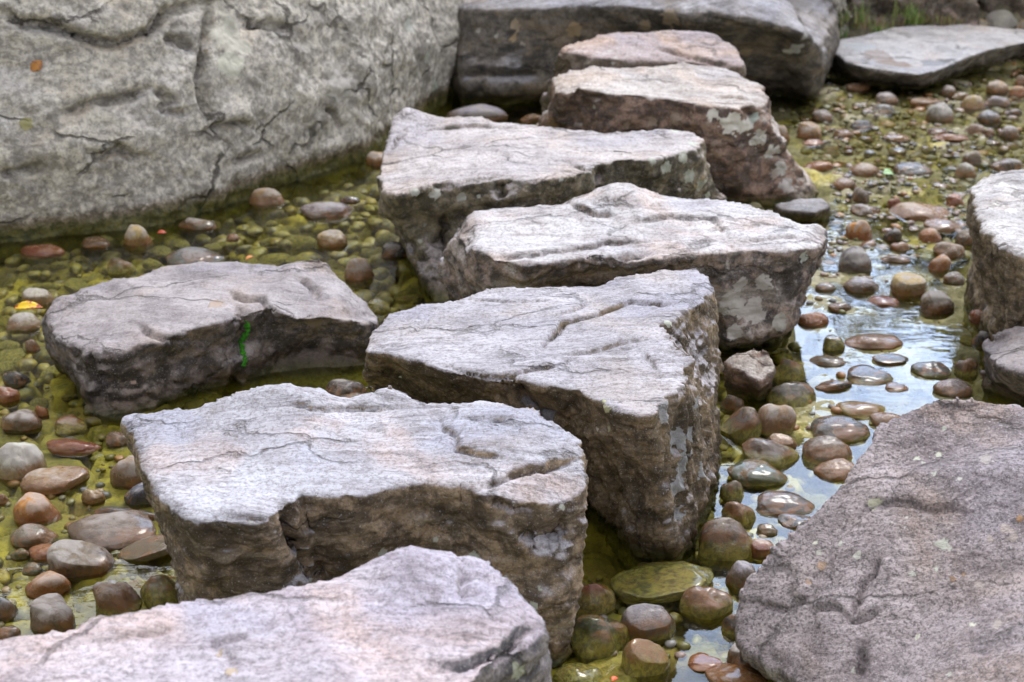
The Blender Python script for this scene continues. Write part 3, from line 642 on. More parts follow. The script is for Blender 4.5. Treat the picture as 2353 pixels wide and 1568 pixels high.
# the rock at the right edge
build_rock('edge_boulder', ringp([
 (2238, 430, .35, [(2226, 470, .29), (2250, 576, .18), (2268, 670, .1), (2288, 800, 0)]), (2256, 409, .365, .05), (2298, 388, .38), (2353, 382, .385), (2480, 375, .39), (2640, 420, .39), (2650, 560, .36), (2480, 600, .35), (2353, 582, .355, [(2370, 860, 0)]), (2313, 560, .355, [(2330, 700, .2), (2345, 850, 0)]), (2274, 521, .355, [(2290, 640, .2), (2310, 830, 0)]), (2250, 476, .355, [(2258, 580, .22), (2275, 680, .11), (2295, 810, 0)])]), m12,
 'tall pale-topped rock at the right edge of the photo, its brown side ribbed vertically', 'boulder', voxel=.007, smooth=7, seed=10, under=.85, flute=(2310, 700, .2, .4, .018, (.05, .05, 1)),
 amp=(.016, .012, .005), layer=.006, layerf=20, fol=(1, .3, .1),
 patches=((2300, 425, 16, (.62, .62, .58)), (2320, 440, 9, (.6, .6, .56)), (2325, 485, 18, (.64, .64, .60)), (2290, 470, 10, (.6, .6, .55)), (2275, 478, 8, (.58, .57, .52))))
build_rock('brown_boulder', ringp([
 (2256, 800, .12, [(2255, 850, .04), (2275, 890, 0)]), (2262, 775, .14), (2300, 760, .17), (2400, 740, .19), (2500, 800, .18), (2500, 880, .15), (2400, 870, .15, [(2400, 950, 0)]), (2330, 850, .15, [(2340, 920, 0)]), (2285, 835, .14, [(2295, 905, 0)])]), m10,
 'low brown boulder tucked under the tall rock at the right edge', 'boulder', voxel=.007, smooth=14, seed=11, amp=(.014, .008, .004), layer=.003)
build_rock('propping_rock', ringp([
 (1655, 830, .10, [(1660, 900, .02), (1670, 930, -.03)]), (1690, 805, .13), (1735, 795, .14), (1770, 800, .13, .02), (1778, 850, .08, [(1768, 910, 0)]), (1740, 880, .07, [(1745, 925, -.01)]), (1700, 850, .10, [(1705, 930, -.02)])]), m4,
 'small jagged brown rock propped in the shade under the white-topped stepping stone', 'rock', voxel=.006, smooth=8, seed=12, amp=(.012, .01, .004), layer=.004)
build_rock('dark_rock', ringp([
 (1780, 468, .05, .03), (1840, 455, .06), (1890, 455, .06), (1908, 475, .045, [(1905, 500, 0)]), (1870, 490, .045, [(1865, 508, 0)]), (1800, 482, .045, [(1800, 505, 0)])]), m2,
 'small dark angular rock at the right foot of the rust-flanked stepping stone', 'rock', voxel=.007, smooth=6, seed=13, amp=(.01, .008, .003), layer=.003)

# the pale cliff-like boulder, upper left
def up(p, dx, dy, dz): return [p+np.array([dx, dy, dz])]
prof = []
foot = [(-700, 700), (-350, 640), (0, 568), (90, 560), (180, 552), (280, 535), (380, 518), (500, 487), (570, 462), (640, 435), (720, 410), (830, 370), (905, 322), (960, 285), (1010, 250)]
for k, (u, v) in enumerate(foot):
    q = P(u, v, 0)
    prof.append([q+(-.30, .75, 1.75), q+(-.12, .42, 1.2), q+(-.02, .16, .55), q+(.03, .0, .12), q+(0, .03, -.02)])
q = P(1030, 238, 0); q2 = D(1050, 150, q[1]+.02); q3 = D(1058, 60, q[1]+.08); q4 = D(1048, -10, q[1]+.14)
prof.append([q+(-.30, .7, 1.7), q+(-.02, .40, 1.1), q4, q3, q2, q])
for (x, y) in ((.1, 7.6), (-1.2, 8.6), (-3.4, 8.2), (-4.8, 6.4), (-4.6, 4.6)):
    prof.append([np.array([x-.1, y-.2, 1.7]), np.array([x, y, 0])])
cl = build_rock('cliff_boulder', prof, m1, 'huge pale grey boulder with branching cracks filling the upper left of the photo', 'boulder',
 voxel=.010, smooth=5, seed=14, under=.97, bottom=-.3, amp=(.034, .009, .005), layer=.005, layerf=7, fol=(.5, .3, .9),
 cracks=(([(0, 29), (53, 51), (110, 57), (185, 84), (264, 99), (343, 75), (378, 26), (484, 2)], .015, .035, .035, .09), ([(484, 13), (469, 110), (458, 189), (464, 246), (480, 282)], .015, .030, .020, .09), ([(141, 264), (176, 251), (216, 229), (264, 233), (334, 207), (352, 189)], .015, .026, .016, .09),
   ([(352, 202), (396, 229), (374, 246), (405, 260), (453, 255)], .015, .026, .018, .09), ([(194, 343), (238, 365), (273, 339), (308, 363), (361, 365)], .015, .026, .018, .09), ([(475, 299), (550, 282), (570, 290), (590, 298)], .015, .032, .028, .09), ([(541, 374), (580, 360), (616, 348)], .015, .026, .016, .09),
   ([(0, 400), (60, 395), (100, 380)], .015, .026, .012, .09), ([(560, 60), (620, 55), (680, 70)], .015, .026, .015, .09), ([(380, 90), (420, 100), (450, 120)], .015, .026, .01, .09), ([(750, 250), (790, 290), (800, 310)], .012, .018, 0, .1)),
 patches=((120, 30, 12, (.34, .28, .10)), (260, 66, 10, (.36, .30, .08)), (470, 115, 8, (.34, .25, .10)), (60, 285, 18, (.34, .32, .14)), (1000, 200, 18, (.40, .44, .38)), (940, 60, 22, (.44, .46, .42)), (985, 130, 18, (.42, .45, .40)), (520, 90, 60, (.52, .51, .44)), (530, 150, 40, (.50, .50, .42)), (780, 190, 50, (.50, .48, .45))))

# the dark boulder at the back
prof = []
for (u, v, z, d) in ((1060, 20, .40, 0), (1150, 20, .41, 0), (1235, 19, .42, 0), (1330, 12, .44, 0), (1430, 6, .47, 0), (1571, 17, .48, 0), (1697, 27, .47, 0), (1790, 48, .43, 0), (1850, 76, .37, 0), (1892, 122, .26, 0)):
    t0 = P(u, v, z)
    fv = {1060: 238, 1150: 244, 1235: 238, 1330: 236, 1430: 236, 1571: 232, 1697: 222, 1790: 218, 1850: 232, 1892: 195}[u]
    if u < 1892: prof.append([t0+(0, .35, .06), t0, P(u+2, (v+fv)*.5, z*.5), P(u+3, fv, .02), P(u+6, fv-6, -.04)])
    else: prof.append([t0+(-.05, .3, .06), t0, P(1901, 185, .12), P(1868, 222, .03), P(1860, 226, -.03)])
for (x, y, z) in ((1.75, 7.6, .35), (1.7, 8.6, .7), (.8, 9.2, .85), (-.1, 9.0, .8), (-.6, 8.0, .6), (-.45, 7.0, .45)):
    prof.append([np.array([x, y, z]), np.array([x*1.02, y, 0])])
build_rock('backdrop_boulder', prof, m2, 'dark brown-grey boulder stretching across the back behind the farthest stepping stones', 'boulder',
 voxel=.013, smooth=8, seed=15, under=.85, amp=(.024, .008, .006), layer=.006, layerf=14, fol=(.05, .1, 1),
 cracks=(([(1045, 172), (1120, 169), (1180, 172), (1260, 170)], .012, .014, .006, .06), ([(1571, 25), (1700, 60), (1800, 80)], .02, .012, .01, .1)),
 patches=((1185, 60, 16, (.40, .32, .23)), (1180, 90, 12, (.36, .26, .15)), (1320, 70, 22, (.30, .22, .13)), (1540, 45, 30, (.28, .22, .15)), (1480, 60, 20, (.28, .22, .15)), (1100, 70, 8, (.42, .40, .36)), (1140, 85, 8, (.42, .40, .36)), (1200, 100, 8, (.42, .37, .33)), (1715, 120, 18, (.30, .23, .15)), (1830, 110, 22, (.40, .42, .42)), (1808, 120, 12, (.50, .50, .48)), (1850, 85, 12, (.4, .4, .4))))
def bigblock(name, label, xy, z0, z1, mat, seed, cat='boulder', lean=.1, **kw):
    xy = np.array(xy, float); c = xy.mean(0)
    prof = [[np.array([*(c+(p-c)*(1-lean)), z1*(1+.10*math.sin(i*2.3))]), np.array([*p, z0])] for i, p in enumerate(xy)]
    return build_rock(name, prof, mat, label, cat, voxel=kw.pop('voxel', .022), smooth=5, seed=seed, bottom=z0-.15, under=.95, amp=(.05, .03, .01), layer=.012, layerf=8, **kw)
bigblock('bank_rock', 'speckled grey rock block standing on the bank behind the dark boulder', [(1.25, 7.05), (1.60, 6.98), (1.74, 7.4), (1.7, 8.6), (1.1, 8.7)], -.1, .9, m1, 21, voxel=.016)
bigblock('bank_rock', 'low mauve-brown rock on the bank behind the grass tufts', [(1.72, 7.42), (2.05, 7.30), (2.38, 7.34), (2.46, 7.9), (2.4, 9), (1.7, 9)], -.1, .62, m3, 22, voxel=.016)
bigblock('bank_rock', 'dark-bottomed brown rock at the top right corner above the white pebbles', [(2.47, 7.55), (3.4, 7.35), (4.0, 7.9), (3.8, 8.9), (2.6, 8.9)], .10, .65, m3, 23, lean=-.04, voxel=.016)
# the flat slab, upper right
build_rock('flat_slab', ringp([
 (1903, 103, .13, [(1903, 150, .04), (1906, 180, 0)]), (1932, 90, .145), (2004, 76, .155), (2052, 63, .165), (2196, 54, .16), (2268, 59, .15), (2340, 66, .14), (2450, 78, .14), (2500, 100, .13), (2430, 100, .13, [(2430, 140, 0)]), (2352, 98, .13, [(2352, 140, 0)]), (2268, 116, .13, [(2270, 160, 0)]), (2196, 139, .125, [(2198, 176, 0)]), (2148, 163, .12, [(2150, 195, 0)]),
 (2112, 172, .115, [(2110, 206, 0)]), (2052, 165, .115, [(2050, 200, 0)]), (1992, 156, .12, [(1990, 194, 0)]), (1944, 139, .125, [(1946, 184, 0)])]), m13,
 'flat white-topped slab with a small puddle, upper right beside the grass', 'slab', voxel=.0085, smooth=5, seed=16, under=.85, amp=(.010, .010, .004), layer=.004, lift=((2080, 140, .12, (.2, .10), -.022), (2150, 130, .12, (.12, .08), -.012)), fol=(.1, .1, 1),
 patches=((2050, 148, 42, (.17, .12, .09)), (2010, 128, 40, (.22, .18, .17)), (2150, 146, 40, (.15, .16, .19)), (2172, 141, 26, (.04, .04, .045)), (2070, 152, 30, (.16, .09, .04)), (1975, 108, 44, (.28, .30, .33))))

# ---------------------------------------------------------------- pebbles
t = NT('river_pebble')
pos, nrm, g = t.geo()
oi = t.n.new('ShaderNodeObjectInfo')
base = oi.outputs['Color']; alpha = oi.outputs['Alpha']; rnd = oi.outputs['Random']
o = t.coord('Object')
off = t.n.new('ShaderNodeVectorMath'); off.operation = 'ADD'; t.l.new(o, off.inputs[0])
cmb = t.n.new('ShaderNodeCombineXYZ')
for k in range(3): t.l.new(t.math('MULTIPLY', rnd, 37.+11*k), cmb.inputs[k])
t.l.new(cmb.outputs[0], off.inputs[1]); ov = off.outputs[0]
n1 = t.noise(ov, 1.1, 5, .6, .8); n2 = t.noise(ov, 4.5, 6, .7, .5); n3 = t.noise(ov, 28, 4, .75)
wv = t.n.new('ShaderNodeTexWave'); t.l.new(ov, wv.inputs['Vector']); wv.inputs['Scale'].default_value = .9
wv.inputs['Distortion'].default_value = 7; wv.inputs['Detail'].default_value = 4; wv.inputs['Detail Scale'].default_value = 1.2
band = t.math('MULTIPLY', t.rng(wv.outputs['Fac'], .35, .8), t.rng(rnd, .72, .95, .0, .4))
c = t.mix(t.rng(n1, .38, .62, 0, .75), base, t.mix(1., base, (.62, .55, .56), 'MULTIPLY'))
c = t.mix(band, c, t.mix(.45, base, (.60, .50, .42)))
c = t.mix(t.rng(n2, .60, .36, 0, .45), c, t.mix(1., c, (.45, .38, .34), 'MULTIPLY'))
c = t.mix(t.rng(n3, .60, .72, 0, .35), c, (.55, .52, .48))
c = t.mix(t.rng(n3, .42, .30, 0, .4), c, (.05, .04, .035))
h = t.math('SUBTRACT', t.math('ADD', pos.outputs[2], t.math('MULTIPLY', t.math('SUBTRACT', n2, .5), .022)), t.math('MULTIPLY', alpha, .09))
h = t.math('ADD', h, t.math('MULTIPLY', t.math('SUBTRACT', n1, .5), .035))
base_dark = t.mix(1., c, (.93, .93, .89), 'MULTIPLY')
c = base_dark
stain = t.rng(h, .040, .010)
c = t.mix(t.math('MULTIPLY', t.rng(h, .016, .036, 0, .55), t.rng(n1, .40, .56)), c, (.58, .54, .51))
c = t.mix(stain, c, t.mix(1., c, (.46, .32, .15), 'MULTIPLY'))
c = t.mix(t.rng(t.math('MULTIPLY', stain, t.rng(n1, .45, .6)), 0, 1, 0, .55), c, (.30, .115, .018))
al = t.rng(h, .003, -.014, 0, .9)
ac = t.mix(t.rng(n2, .35, .65), (.10, .098, .012), (.38, .33, .04))
c = t.mix(t.math('MULTIPLY', al, t.rng(pos.outputs[2], .03, -.02, .75, 1)), c, ac)
t.set(t.b.inputs['Base Color'], c)
t.set(t.b.inputs['Roughness'], t.math('ADD', t.rng(stain, 0, 1, .40, .10), t.math('ADD', t.math('MULTIPLY', t.rng(n2, .3, .7), .12), t.rng(pos.outputs[2], .003, -.001, 0, .6))))
t.b.inputs['Specular IOR Level'].default_value = .6
t.set(t.b.inputs['Coat Weight'], t.math('MULTIPLY', stain, t.rng(pos.outputs[2], -.001, .003, 0, .6))); t.b.inputs['Coat Roughness'].default_value = .16
t.set(t.b.inputs['Normal'], t.bump(n3, .5, .04, t.bump(n2, .35, .06)))
PEBM = t.m

def pebble_mesh(k):
    bm = bmesh.new(); bmesh.ops.create_icosphere(bm, subdivisions=5, radius=1)
    me = bpy.data.meshes.new('pebble'); bm.to_mesh(me); bm.free()
    n = len(me.vertices); co = np.empty(n*3); me.vertices.foreach_get('co', co); co = co.reshape(-1, 3)
    rs = np.random.RandomState(100+k)
    p = 1.9+rs.rand()*.35
    co /= (np.abs(co)**p).sum(1)[:, None]**(1/p)
    r = 1+.26*perlin(co*.8+k*7.1)+.11*perlin(co*1.5+k*3.3)+.03*perlin(co*4+k)+.012*fbm(co*5+k, 3)
    co *= r[:, None]
    for _ in range(rs.randint(0, 4)):              # worn facets
        d = rs.normal(size=3); d /= np.linalg.norm(d); lim = .74+.12*rs.rand()
        s = co@d; ex = np.maximum(0, s-lim); co -= d*(ex*.85)[:, None]
    co[:, 0] *= 1+.12*np.tanh(co[:, 1]*rs.normal())
    co[:, 2] = np.where(co[:, 2] < 0, co[:, 2]*.42, co[:, 2])
    me.vertices.foreach_set('co', co.ravel()); me.shade_smooth(); me.materials.append(PEBM); me.update()
    return me
PM = [pebble_mesh(k) for k in range(14)]
C = dict(white=(.60, .59, .54), cream=(.58, .46, .27), grey=(.33, .32, .29), tan=(.46, .32, .19), pink=(.42, .315, .24), orange=(.55, .27, .06), brown=(.22, .165, .105),
         mauve=(.27, .225, .20), purple=(.155, .135, .14), slate=(.15, .165, .20), navy=(.085, .095, .15), olive=(.22, .20, .05), green=(.15, .21, .09), dark=(.07, .062, .055), rust=(.40, .15, .05), lilac=(.36, .34, .40), blue=(.22, .26, .32))
placed = []
rp_ = random.Random(4)
def pebble(u, v, w, h, col, label=None, rot=0, alg=0., cat='pebble', group=None, asp=None, mesh=None, z0=0.0):
    """silhouette above the water: centre (u, v), width w and height h in photo pixels"""
    pt = P(u, v+h*.3, 0); k = ppm(pt)
    a = w/2/k; hm = h/k
    s = (CAM_H-0)/np.linalg.norm(pt-np.array([0, 0, CAM_H])); cs = math.sqrt(1-s*s)
    b = a*(asp or .72)
    while hm-b*s < .30*b*s+.2*a*cs and b > .25*a: b *= .93
    c = math.sqrt(max((hm-b*s*.85)**2-(b*s)**2, 0))/cs
    c = max(c, .32*a, .008); c = min(c, 1.35*a)
    cz = z0-.10*c
    g = P(u, v+h/2-b*s*.85*k, cz)
    o = bpy.data.objects.new('pebble', PM[mesh if mesh is not None else rp_.randrange(len(PM))])
    COL.objects.link(o)
    o.location = g; o.scale = (a*.96, b, c)
    o.rotation_euler = (rp_.uniform(-.1, .1), math.radians(rot), rp_.uniform(-.25, .25) if not rot else 0)
    cc = C[col] if isinstance(col, str) else col
    j = rp_.uniform(.88, 1.12)
    av = sum(cc)/3; cc = [max(.02, av+(q_-av)*1.35) for q_ in cc]
    o.color = (cc[0]*j, cc[1]*j, cc[2]*j, alg)
    tag(o, label, cat, group)
    placed.append((g[0], g[1], a))
    return o
GL, GR_, GB = 'pebbles in the left pool', 'pebbles in the right-hand stream', 'pebbles below the cracked stepping stone'
TP = [
 (316, 540, 70, 56, 'cream', 'cream pebble with an orange base at the foot of the pale cliff boulder'),
 (220, 556, 72, 28, 'brown', 'flat brown pebble left of the cream one at the foot of the pale cliff boulder'),
 (100, 577, 110, 24, 'rust', 'long flat rust-orange pebble just breaking the water below the cliff boulder, far left'),
 (455, 514, 88, 32, 'grey', 'grey-tan sloping pebble beside small red leaves under the cliff boulder'),
 (445, 590, 145, 44, 'blue', 'blue-grey pebble peeping over the top of the mossy mauve boulder'),
 (612, 453, 86, 42, 'tan', 'brown-grey domed pebble in the shade where the cliff boulder meets the pool'),
 (757, 481, 130, 42, 'lilac', 'large pale flat pebble in the middle of the green pool'),
 (805, 459, 45, 18, 'slate', 'small grey pebble just behind the large pale flat one'),
 (537, 546, 34, 16, 'pink', 'small pink pebble alone in the green pool'),
 (765, 551, 74, 38, 'cream', 'yellowish cream angular pebble in the pool behind the mossy boulder'),
 (823, 619, 72, 58, 'pink', 'round pinkish grey pebble at the right shoulder of the mossy boulder'),
 (908, 575, 66, 36, 'dark', 'dark brown pebble against the foot of the overhanging stone'),
 (275, 612, 66, 40, 'olive', 'olive round pebble barely awash behind the mossy boulder', .3),
 (88, 683, 66, 42, 'white', 'pale grey-white pebble behind the yellow leaf at far left'),
 (60, 740, 86, 40, 'white', 'white speckled pebble just below the yellow leaf'),
 (76, 786, 36, 42, 'pink', 'small pink-white pebble left of the mossy boulder'),
 (40, 868, 66, 34, 'dark', 'dark slate pebble at the far left edge beside the mossy boulder'),
 (872, 366, 60, 32, 'tan', 'tan pebble at the left of the overhanging stone near the cliff foot'),
 (868, 702, 60, 34, 'olive', 'tan-olive pebble between the mossy boulder and the white-topped stone', .4),
 (18, 908, 56, 36, 'rust', 'brown-rust pebble at the left edge below the dark slate one'),
 (50, 967, 100, 50, 'mauve', 'large brown-grey pebble behind the big white round one, far left'),
 (160, 975, 80, 42, 'tan', 'olive-tan domed pebble right of the big brown-grey one, lower left of the mossy boulder', .25),
 (95, 945, 36, 28, 'orange', 'small orange pebble behind the brown-grey one at far left'),
 (51, 1041, 120, 125, 'white', 'big round white pebble stained dark at its base, at the left edge'),
 (172, 1027, 130, 32, 'rust', 'long flat orange-brown pebble right of the big white one'),
 (272, 1008, 68, 34, 'mauve', 'mauve pebble at the upper left corner of the notched stepping stone'),
 (300, 1086, 96, 74, 'pink', 'pink and tan banded pebble against the left side of the notched stepping stone'),
 (328, 1137, 80, 52, 'navy', 'dark navy-blue pebble under the left side of the notched stepping stone'),
 (128, 1102, 150, 62, 'tan', 'long tan-pink pebble with orange base below the big white one'),
 (83, 1168, 116, 72, 'orange', 'bright orange pebble with a pale pink dry patch, left'),
 (216, 1142, 52, 34, 'cream', 'small cream pebble in the middle of the lower left water'),
 (280, 1184, 150, 28, 'slate', 'long blue-grey pebble behind the long mauve one'),
 (262, 1224, 208, 70, 'mauve', 'longest mauve pebble with a rusty orange rim in the lower left'),
 (75, 1228, 115, 52, 'grey', 'grey speckled pebble below the bright orange one'),
 (345, 1264, 146, 54, 'grey', 'elongated grey-brown tilted pebble touching the notched stepping stone', 0, -14),
 (118, 1266, 96, 42, 'orange', 'orange pebble with a white crest behind the pointed brown one'),
 (185, 1290, 150, 84, 'brown', 'pointed brown pebble with a pale left peak in the lower left', 0, 12),
 (78, 1307, 50, 26, 'green', 'small pale grey-green pebble left of the pointed brown one'),
 (112, 1345, 100, 60, 'orange', 'orange pebble half hidden behind the round mauve one'),
 (121, 1390, 116, 120, 'mauve', 'large round mauve pebble with dark mottling near the bottom left'),
 (8, 1376, 72, 92, 'blue', 'blue-grey pebble cut by the left edge near the bottom'),
 (272, 1368, 120, 108, 'pink', 'pink-patched brown pebble right of the large round mauve one', .2, -25),
 (382, 1358, 96, 88, 'olive', 'green-olive pebble under the notched stepping stone beside the nearest stone', .5, -20),
 (48, 1274, 44, 26, 'green', 'dull green pebble at the lower left just above the blue-grey one'),
 (6, 1136, 34, 46, 'tan', 'dark tan pebble sliced by the left edge beside the bright orange one'),
 (20, 1452, 60, 30, 'brown', 'brown pebble at the left edge above the nearest stepping stone'),
 (790, 893, 92, 48, 'purple', 'purple-brown pebble between the mossy boulder and the cracked stepping stone'),
 (815, 911, 72, 26, 'grey', 'pale grey pebble tucked behind the notched stone beside the purple-brown one'),
 (1358, 1373, 112, 96, 'rust', 'green pebble with a rust-red crown right of the notched stepping stone', .55, 20),
 (1490, 1416, 122, 132, 'lilac', 'round pale taupe egg-shaped pebble standing highest at bottom centre', .22),
 (1370, 1462, 150, 108, 'green', 'large green algae-coated pebble with a white dry cap, bottom centre', .5),
 (1524, 1342, 226, 92, 'green', 'biggest yellow-green algae pebble lying behind the round taupe one', .55, -6),
 (1622, 1386, 120, 74, 'pink', 'pinkish pebble with green flanks right of the round taupe one', .35),
 (1690, 1422, 64, 76, 'purple', 'small purple-brown round pebble against the sloping granular rock', .15),
 (1705, 1310, 86, 90, 'lilac', 'grey-lavender angular pebble beside the edge of the sloping granular rock', .1),
 (1667, 1242, 142, 96, 'brown', 'large brown pebble below the fluted end of the cracked stepping stone', .45),
 (1480, 1516, 112, 92, 'cream', 'cream and orange pebble in front of the round taupe one', .4, 15),
 (1702, 1506, 84, 66, 'brown', 'dark-rimmed brown pebble under the tip of the sloping granular rock'),
 (1692, 1556, 140, 58, 'tan', 'tan pebble cut by the bottom edge below the granular rock tip'),
 (1752, 1262, 60, 44, 'rust', 'rust-orange pebble squeezed behind the sloping rock and the lavender one'),
 (1763, 1218, 54, 26, 'olive', 'flat olive-orange pebble in the blue reflection by the sloping rock'),
 (1330, 1552, 120, 56, 'green', 'dark green pebble at the very bottom beside the notched stone', .6),
 (1615, 1522, 88, 36, 'orange', 'orange and blue-grey pebble just awash at bottom centre'),
 (1813, 842, 76, 76, 'purple', 'round pebble with a purple crown and green base beside the propping rock', .5),
 (1822, 906, 120, 62, 'slate', 'purple-grey pebble with yellow-green side below the round purple-crowned one', .3),
 (1780, 963, 106, 86, 'pink', 'pink and purple banded oval pebble in the middle of the right-hand cluster', .15, 22),
 (1705, 976, 106, 80, 'brown', 'green-brown oval pebble left of the pink banded one', .4, 25),
 (1684, 922, 56, 50, 'mauve', 'mauve pebble behind the green-brown oval one, by the cracked stone', .1),
 (1762, 1042, 142, 70, 'brown', 'reddish-green lens-shaped pebble below the pink banded one', .3, 8),
 (1797, 1018, 62, 40, 'tan', 'small tan pebble resting behind the reddish-green lens-shaped one'),
 (1928, 985, 152, 60, 'slate', 'dark slate pointed pebble in the blue reflection', .12),
 (1900, 1036, 126, 64, 'brown', 'brown domed pebble with algae below the dark slate pointed one', .15, -8),
 (1922, 1081, 102, 44, 'tan', 'tan striped pebble tilted against the sloping granular rock', 0, -10),
 (1740, 1090, 140, 58, 'green', 'smooth grey-green pebble tapering right, below the lens-shaped one', .1, 10),
 (1685, 1116, 62, 70, 'grey', 'upright grey-tan pebble beside the fluted end of the cracked stone', .3),
 (1692, 1172, 80, 78, 'tan', 'round pebble with an apricot dry top below the upright grey-tan one', .3),
 (1805, 1160, 152, 46, 'purple', 'long purple pebble nearly level with the water by the sloping rock', .05, 4),
 (1826, 1198, 90, 32, 'navy', 'indigo pebble partly hidden by the sloping granular rock'),
 (1984, 941, 122, 38, 'cream', 'white and brown mottled flat pebble above the dark slate pointed one', .15),
 (2045, 965, 92, 40, 'pink', 'pale pinkish mottled pebble against the crest of the sloping rock'),
 (2010, 785, 132, 42, 'pink', 'long brick-pink pebble with a dark mark in the bright sky reflection'),
 (1912, 780, 54, 56, 'dark', 'dark green upright pebble left of the long brick-pink one', .4),
 (1903, 830, 80, 26, 'grey', 'flat grey pebble below the dark green upright one'),
 (2047, 829, 80, 22, 'slate', 'thin slate pebble in the reflection below the long brick-pink one'),
 (1990, 863, 116, 38, 'dark', 'black glossy pebble with yellow-green underside in the bright reflection', .1),
 (1915, 887, 88, 20, 'navy', 'thin navy pebble left below the black glossy one'),
 (2056, 890, 58, 20, 'pink', 'thin pinkish pebble right below the black glossy one'),
 (1933, 705, 62, 24, 'brown', 'small oval brown pebble ringed by reflection right of the white-topped stone'),
 (1870, 734, 76, 34, 'orange', 'orange-yellow pebble at the right foot of the white-topped stepping stone'),
 (2030, 693, 76, 24, 'rust', 'small brick-brown pebble with a pointed right end in the reflection'),
 (1832, 680, 50, 28, 'tan', 'tan pebble in the shade of the white-topped stepping stone'),
 (1976, 524, 66, 60, 'orange', 'bright orange egg-shaped pebble standing up in the right-hand stream'),
 (1964, 600, 84, 60, 'purple', 'broad purple pebble just below the orange egg-shaped one'),
 (2112, 489, 152, 40, 'tan', 'largest tan flat pebble of the right-hand stream with an orange rim'),
 (1985, 483, 72, 30, 'mauve', 'mauve pebble behind the orange egg-shaped one'),
 (1976, 446, 46, 38, 'mauve', 'small pointed mauve pebble near the foot of the rust-flanked stone'),
 (2056, 466, 36, 28, 'rust', 'small rust pebble left of the largest tan flat one'),
 (2190, 458, 42, 32, 'rust', 'small reddish pebble right behind the largest tan flat one'),
 (2178, 573, 76, 38, 'pink', 'smooth pinkish tan oval pebble left of the tall right-edge rock'),
 (2155, 602, 56, 46, 'orange', 'tilted orange-brown pebble touching the smooth pinkish oval one', 0, 30),
 (2090, 655, 84, 60, 'cream', 'white and brown wrinkled pebble near the start of the bright reflection'),
 (2151, 696, 86, 52, 'brown', 'brown mottled pebble with a pointed right end in the bright reflection'),
 (1978, 654, 92, 38, 'lilac', 'flat lavender-grey pebble below the broad purple one'),
 (2060, 595, 66, 22, 'mauve', 'flat mauve-brown pebble right of the broad purple one'),
 (2070, 566, 50, 22, 'tan', 'small tan pebble above the flat mauve-brown one'),
 (2136, 543, 52, 30, 'orange', 'orange pebble below the largest tan flat one'),
 (2165, 520, 86, 24, 'pink', 'long pinkish flat pebble between the orange one and the largest tan one'),
 (2224, 548, 62, 34, 'brown', 'brown pebble hidden partly by the tall right-edge rock'),
 (1986, 390, 82, 32, 'tan', 'tan pebble left of the small green leaf'),
 (1880, 383, 72, 24, 'orange', 'orange lens-shaped pebble near the right side of the rust-flanked stone'),
 (2096, 388, 96, 28, 'slate', 'slate-purple flat pebble right of the small green leaf'),
 (2220, 391, 56, 34, 'white', 'pale grey pebble with a white crest, upper right stream'),
 (2236, 363, 50, 32, 'brown', 'brown round pebble just behind the white-crested one'),
 (2312, 379, 74, 28, 'purple', 'purple-grey pebble just above the tall right-edge rock'),
 (1940, 422, 66, 28, 'pink', 'pink pebble above the small pointed mauve one'),
 (2050, 541, 42, 30, 'dark', 'dark spotted pebble right of the orange egg-shaped one'),
 (2192, 640, 52, 26, 'grey', 'flat grey pebble awash under the tilted orange-brown one'),
 (1897, 661, 46, 20, 'mauve', 'small mauve pebble right of the white-topped stone, in pale silt'),
 (2258, 706, 50, 26, 'olive', 'olive-brown pebble beside the tall right-edge rock', .2),
 (2258, 726, 62, 40, 'rust', 'mottled rusty pebble against the foot of the tall right-edge rock'),
 (2140, 851, 92, 34, 'slate', 'dark blue-grey pebble with yellow-green base in the lower bright reflection', .1),
 (2222, 842, 62, 50, 'brown', 'brown-olive upright pebble left of the low brown boulder', .2),
 (2190, 893, 92, 38, 'lilac', 'grey-lavender pebble behind the crest of the sloping granular rock'),
 (2260, 776, 52, 42, 'navy', 'dark bluish pebble between the reflection and the low brown boulder'),
 (1971, 201, 56, 18, 'pink', 'pink pebble alone below the flat white-topped slab'),
 (1856, 298, 62, 46, 'tan', 'pale tan domed pebble right of the dark backdrop boulder foot'),
 (1890, 268, 50, 26, 'mauve', 'small mauve pebble behind the pale tan domed one'),
 (1935, 305, 50, 20, 'tan', 'small tan pebble right of the pale tan domed one'),
 (1866, 328, 56, 12, 'orange', 'thin orange pebble in front of the pale tan domed one'),
 (2038, 226, 58, 24, 'lilac', 'lavender-tan pebble below the middle of the flat slab'),
 (2028, 250, 56, 20, 'blue', 'bluish flat pebble in front of the lavender-tan one'),
 (2130, 236, 76, 24, 'tan', 'tan-orange flat pebble left of the square grey one'),
 (2178, 209, 46, 26, 'mauve', 'small mauve pebble under the right half of the flat slab'),
 (2232, 236, 62, 34, 'cream', 'cream pebble with orange base right of the square grey one'),
 (2206, 221, 40, 16, 'white', 'small pale pebble touching the cream one from behind'),
 (2160, 262, 64, 42, 'grey', 'square-shouldered grey pebble in the upper right stream'),
 (2272, 268, 66, 28, 'slate', 'dark slate tilted pebble, upper right', 0, 8),
 (2327, 259, 42, 16, 'purple', 'small purple pebble right of the dark slate tilted one'),
 (1978, 286, 58, 20, 'navy', 'navy flat pebble in the upper right stream above the silt'),
 (2292, 202, 52, 28, 'tan', 'reddish tan pebble under the right end of the flat slab'),
 (2345, 182, 30, 28, 'pink', 'pink pebble at the right edge beside the flat slab'),
 (2336, 210, 44, 24, 'orange', 'orange-tan pebble at the right edge below the pink one'),
 (2240, 298, 52, 28, 'pink', 'pink pebble left of the tiny pinkish one, upper right stream'),
 (2271, 300, 26, 26, 'pink', 'tiny round pinkish pebble between two larger pink ones'),
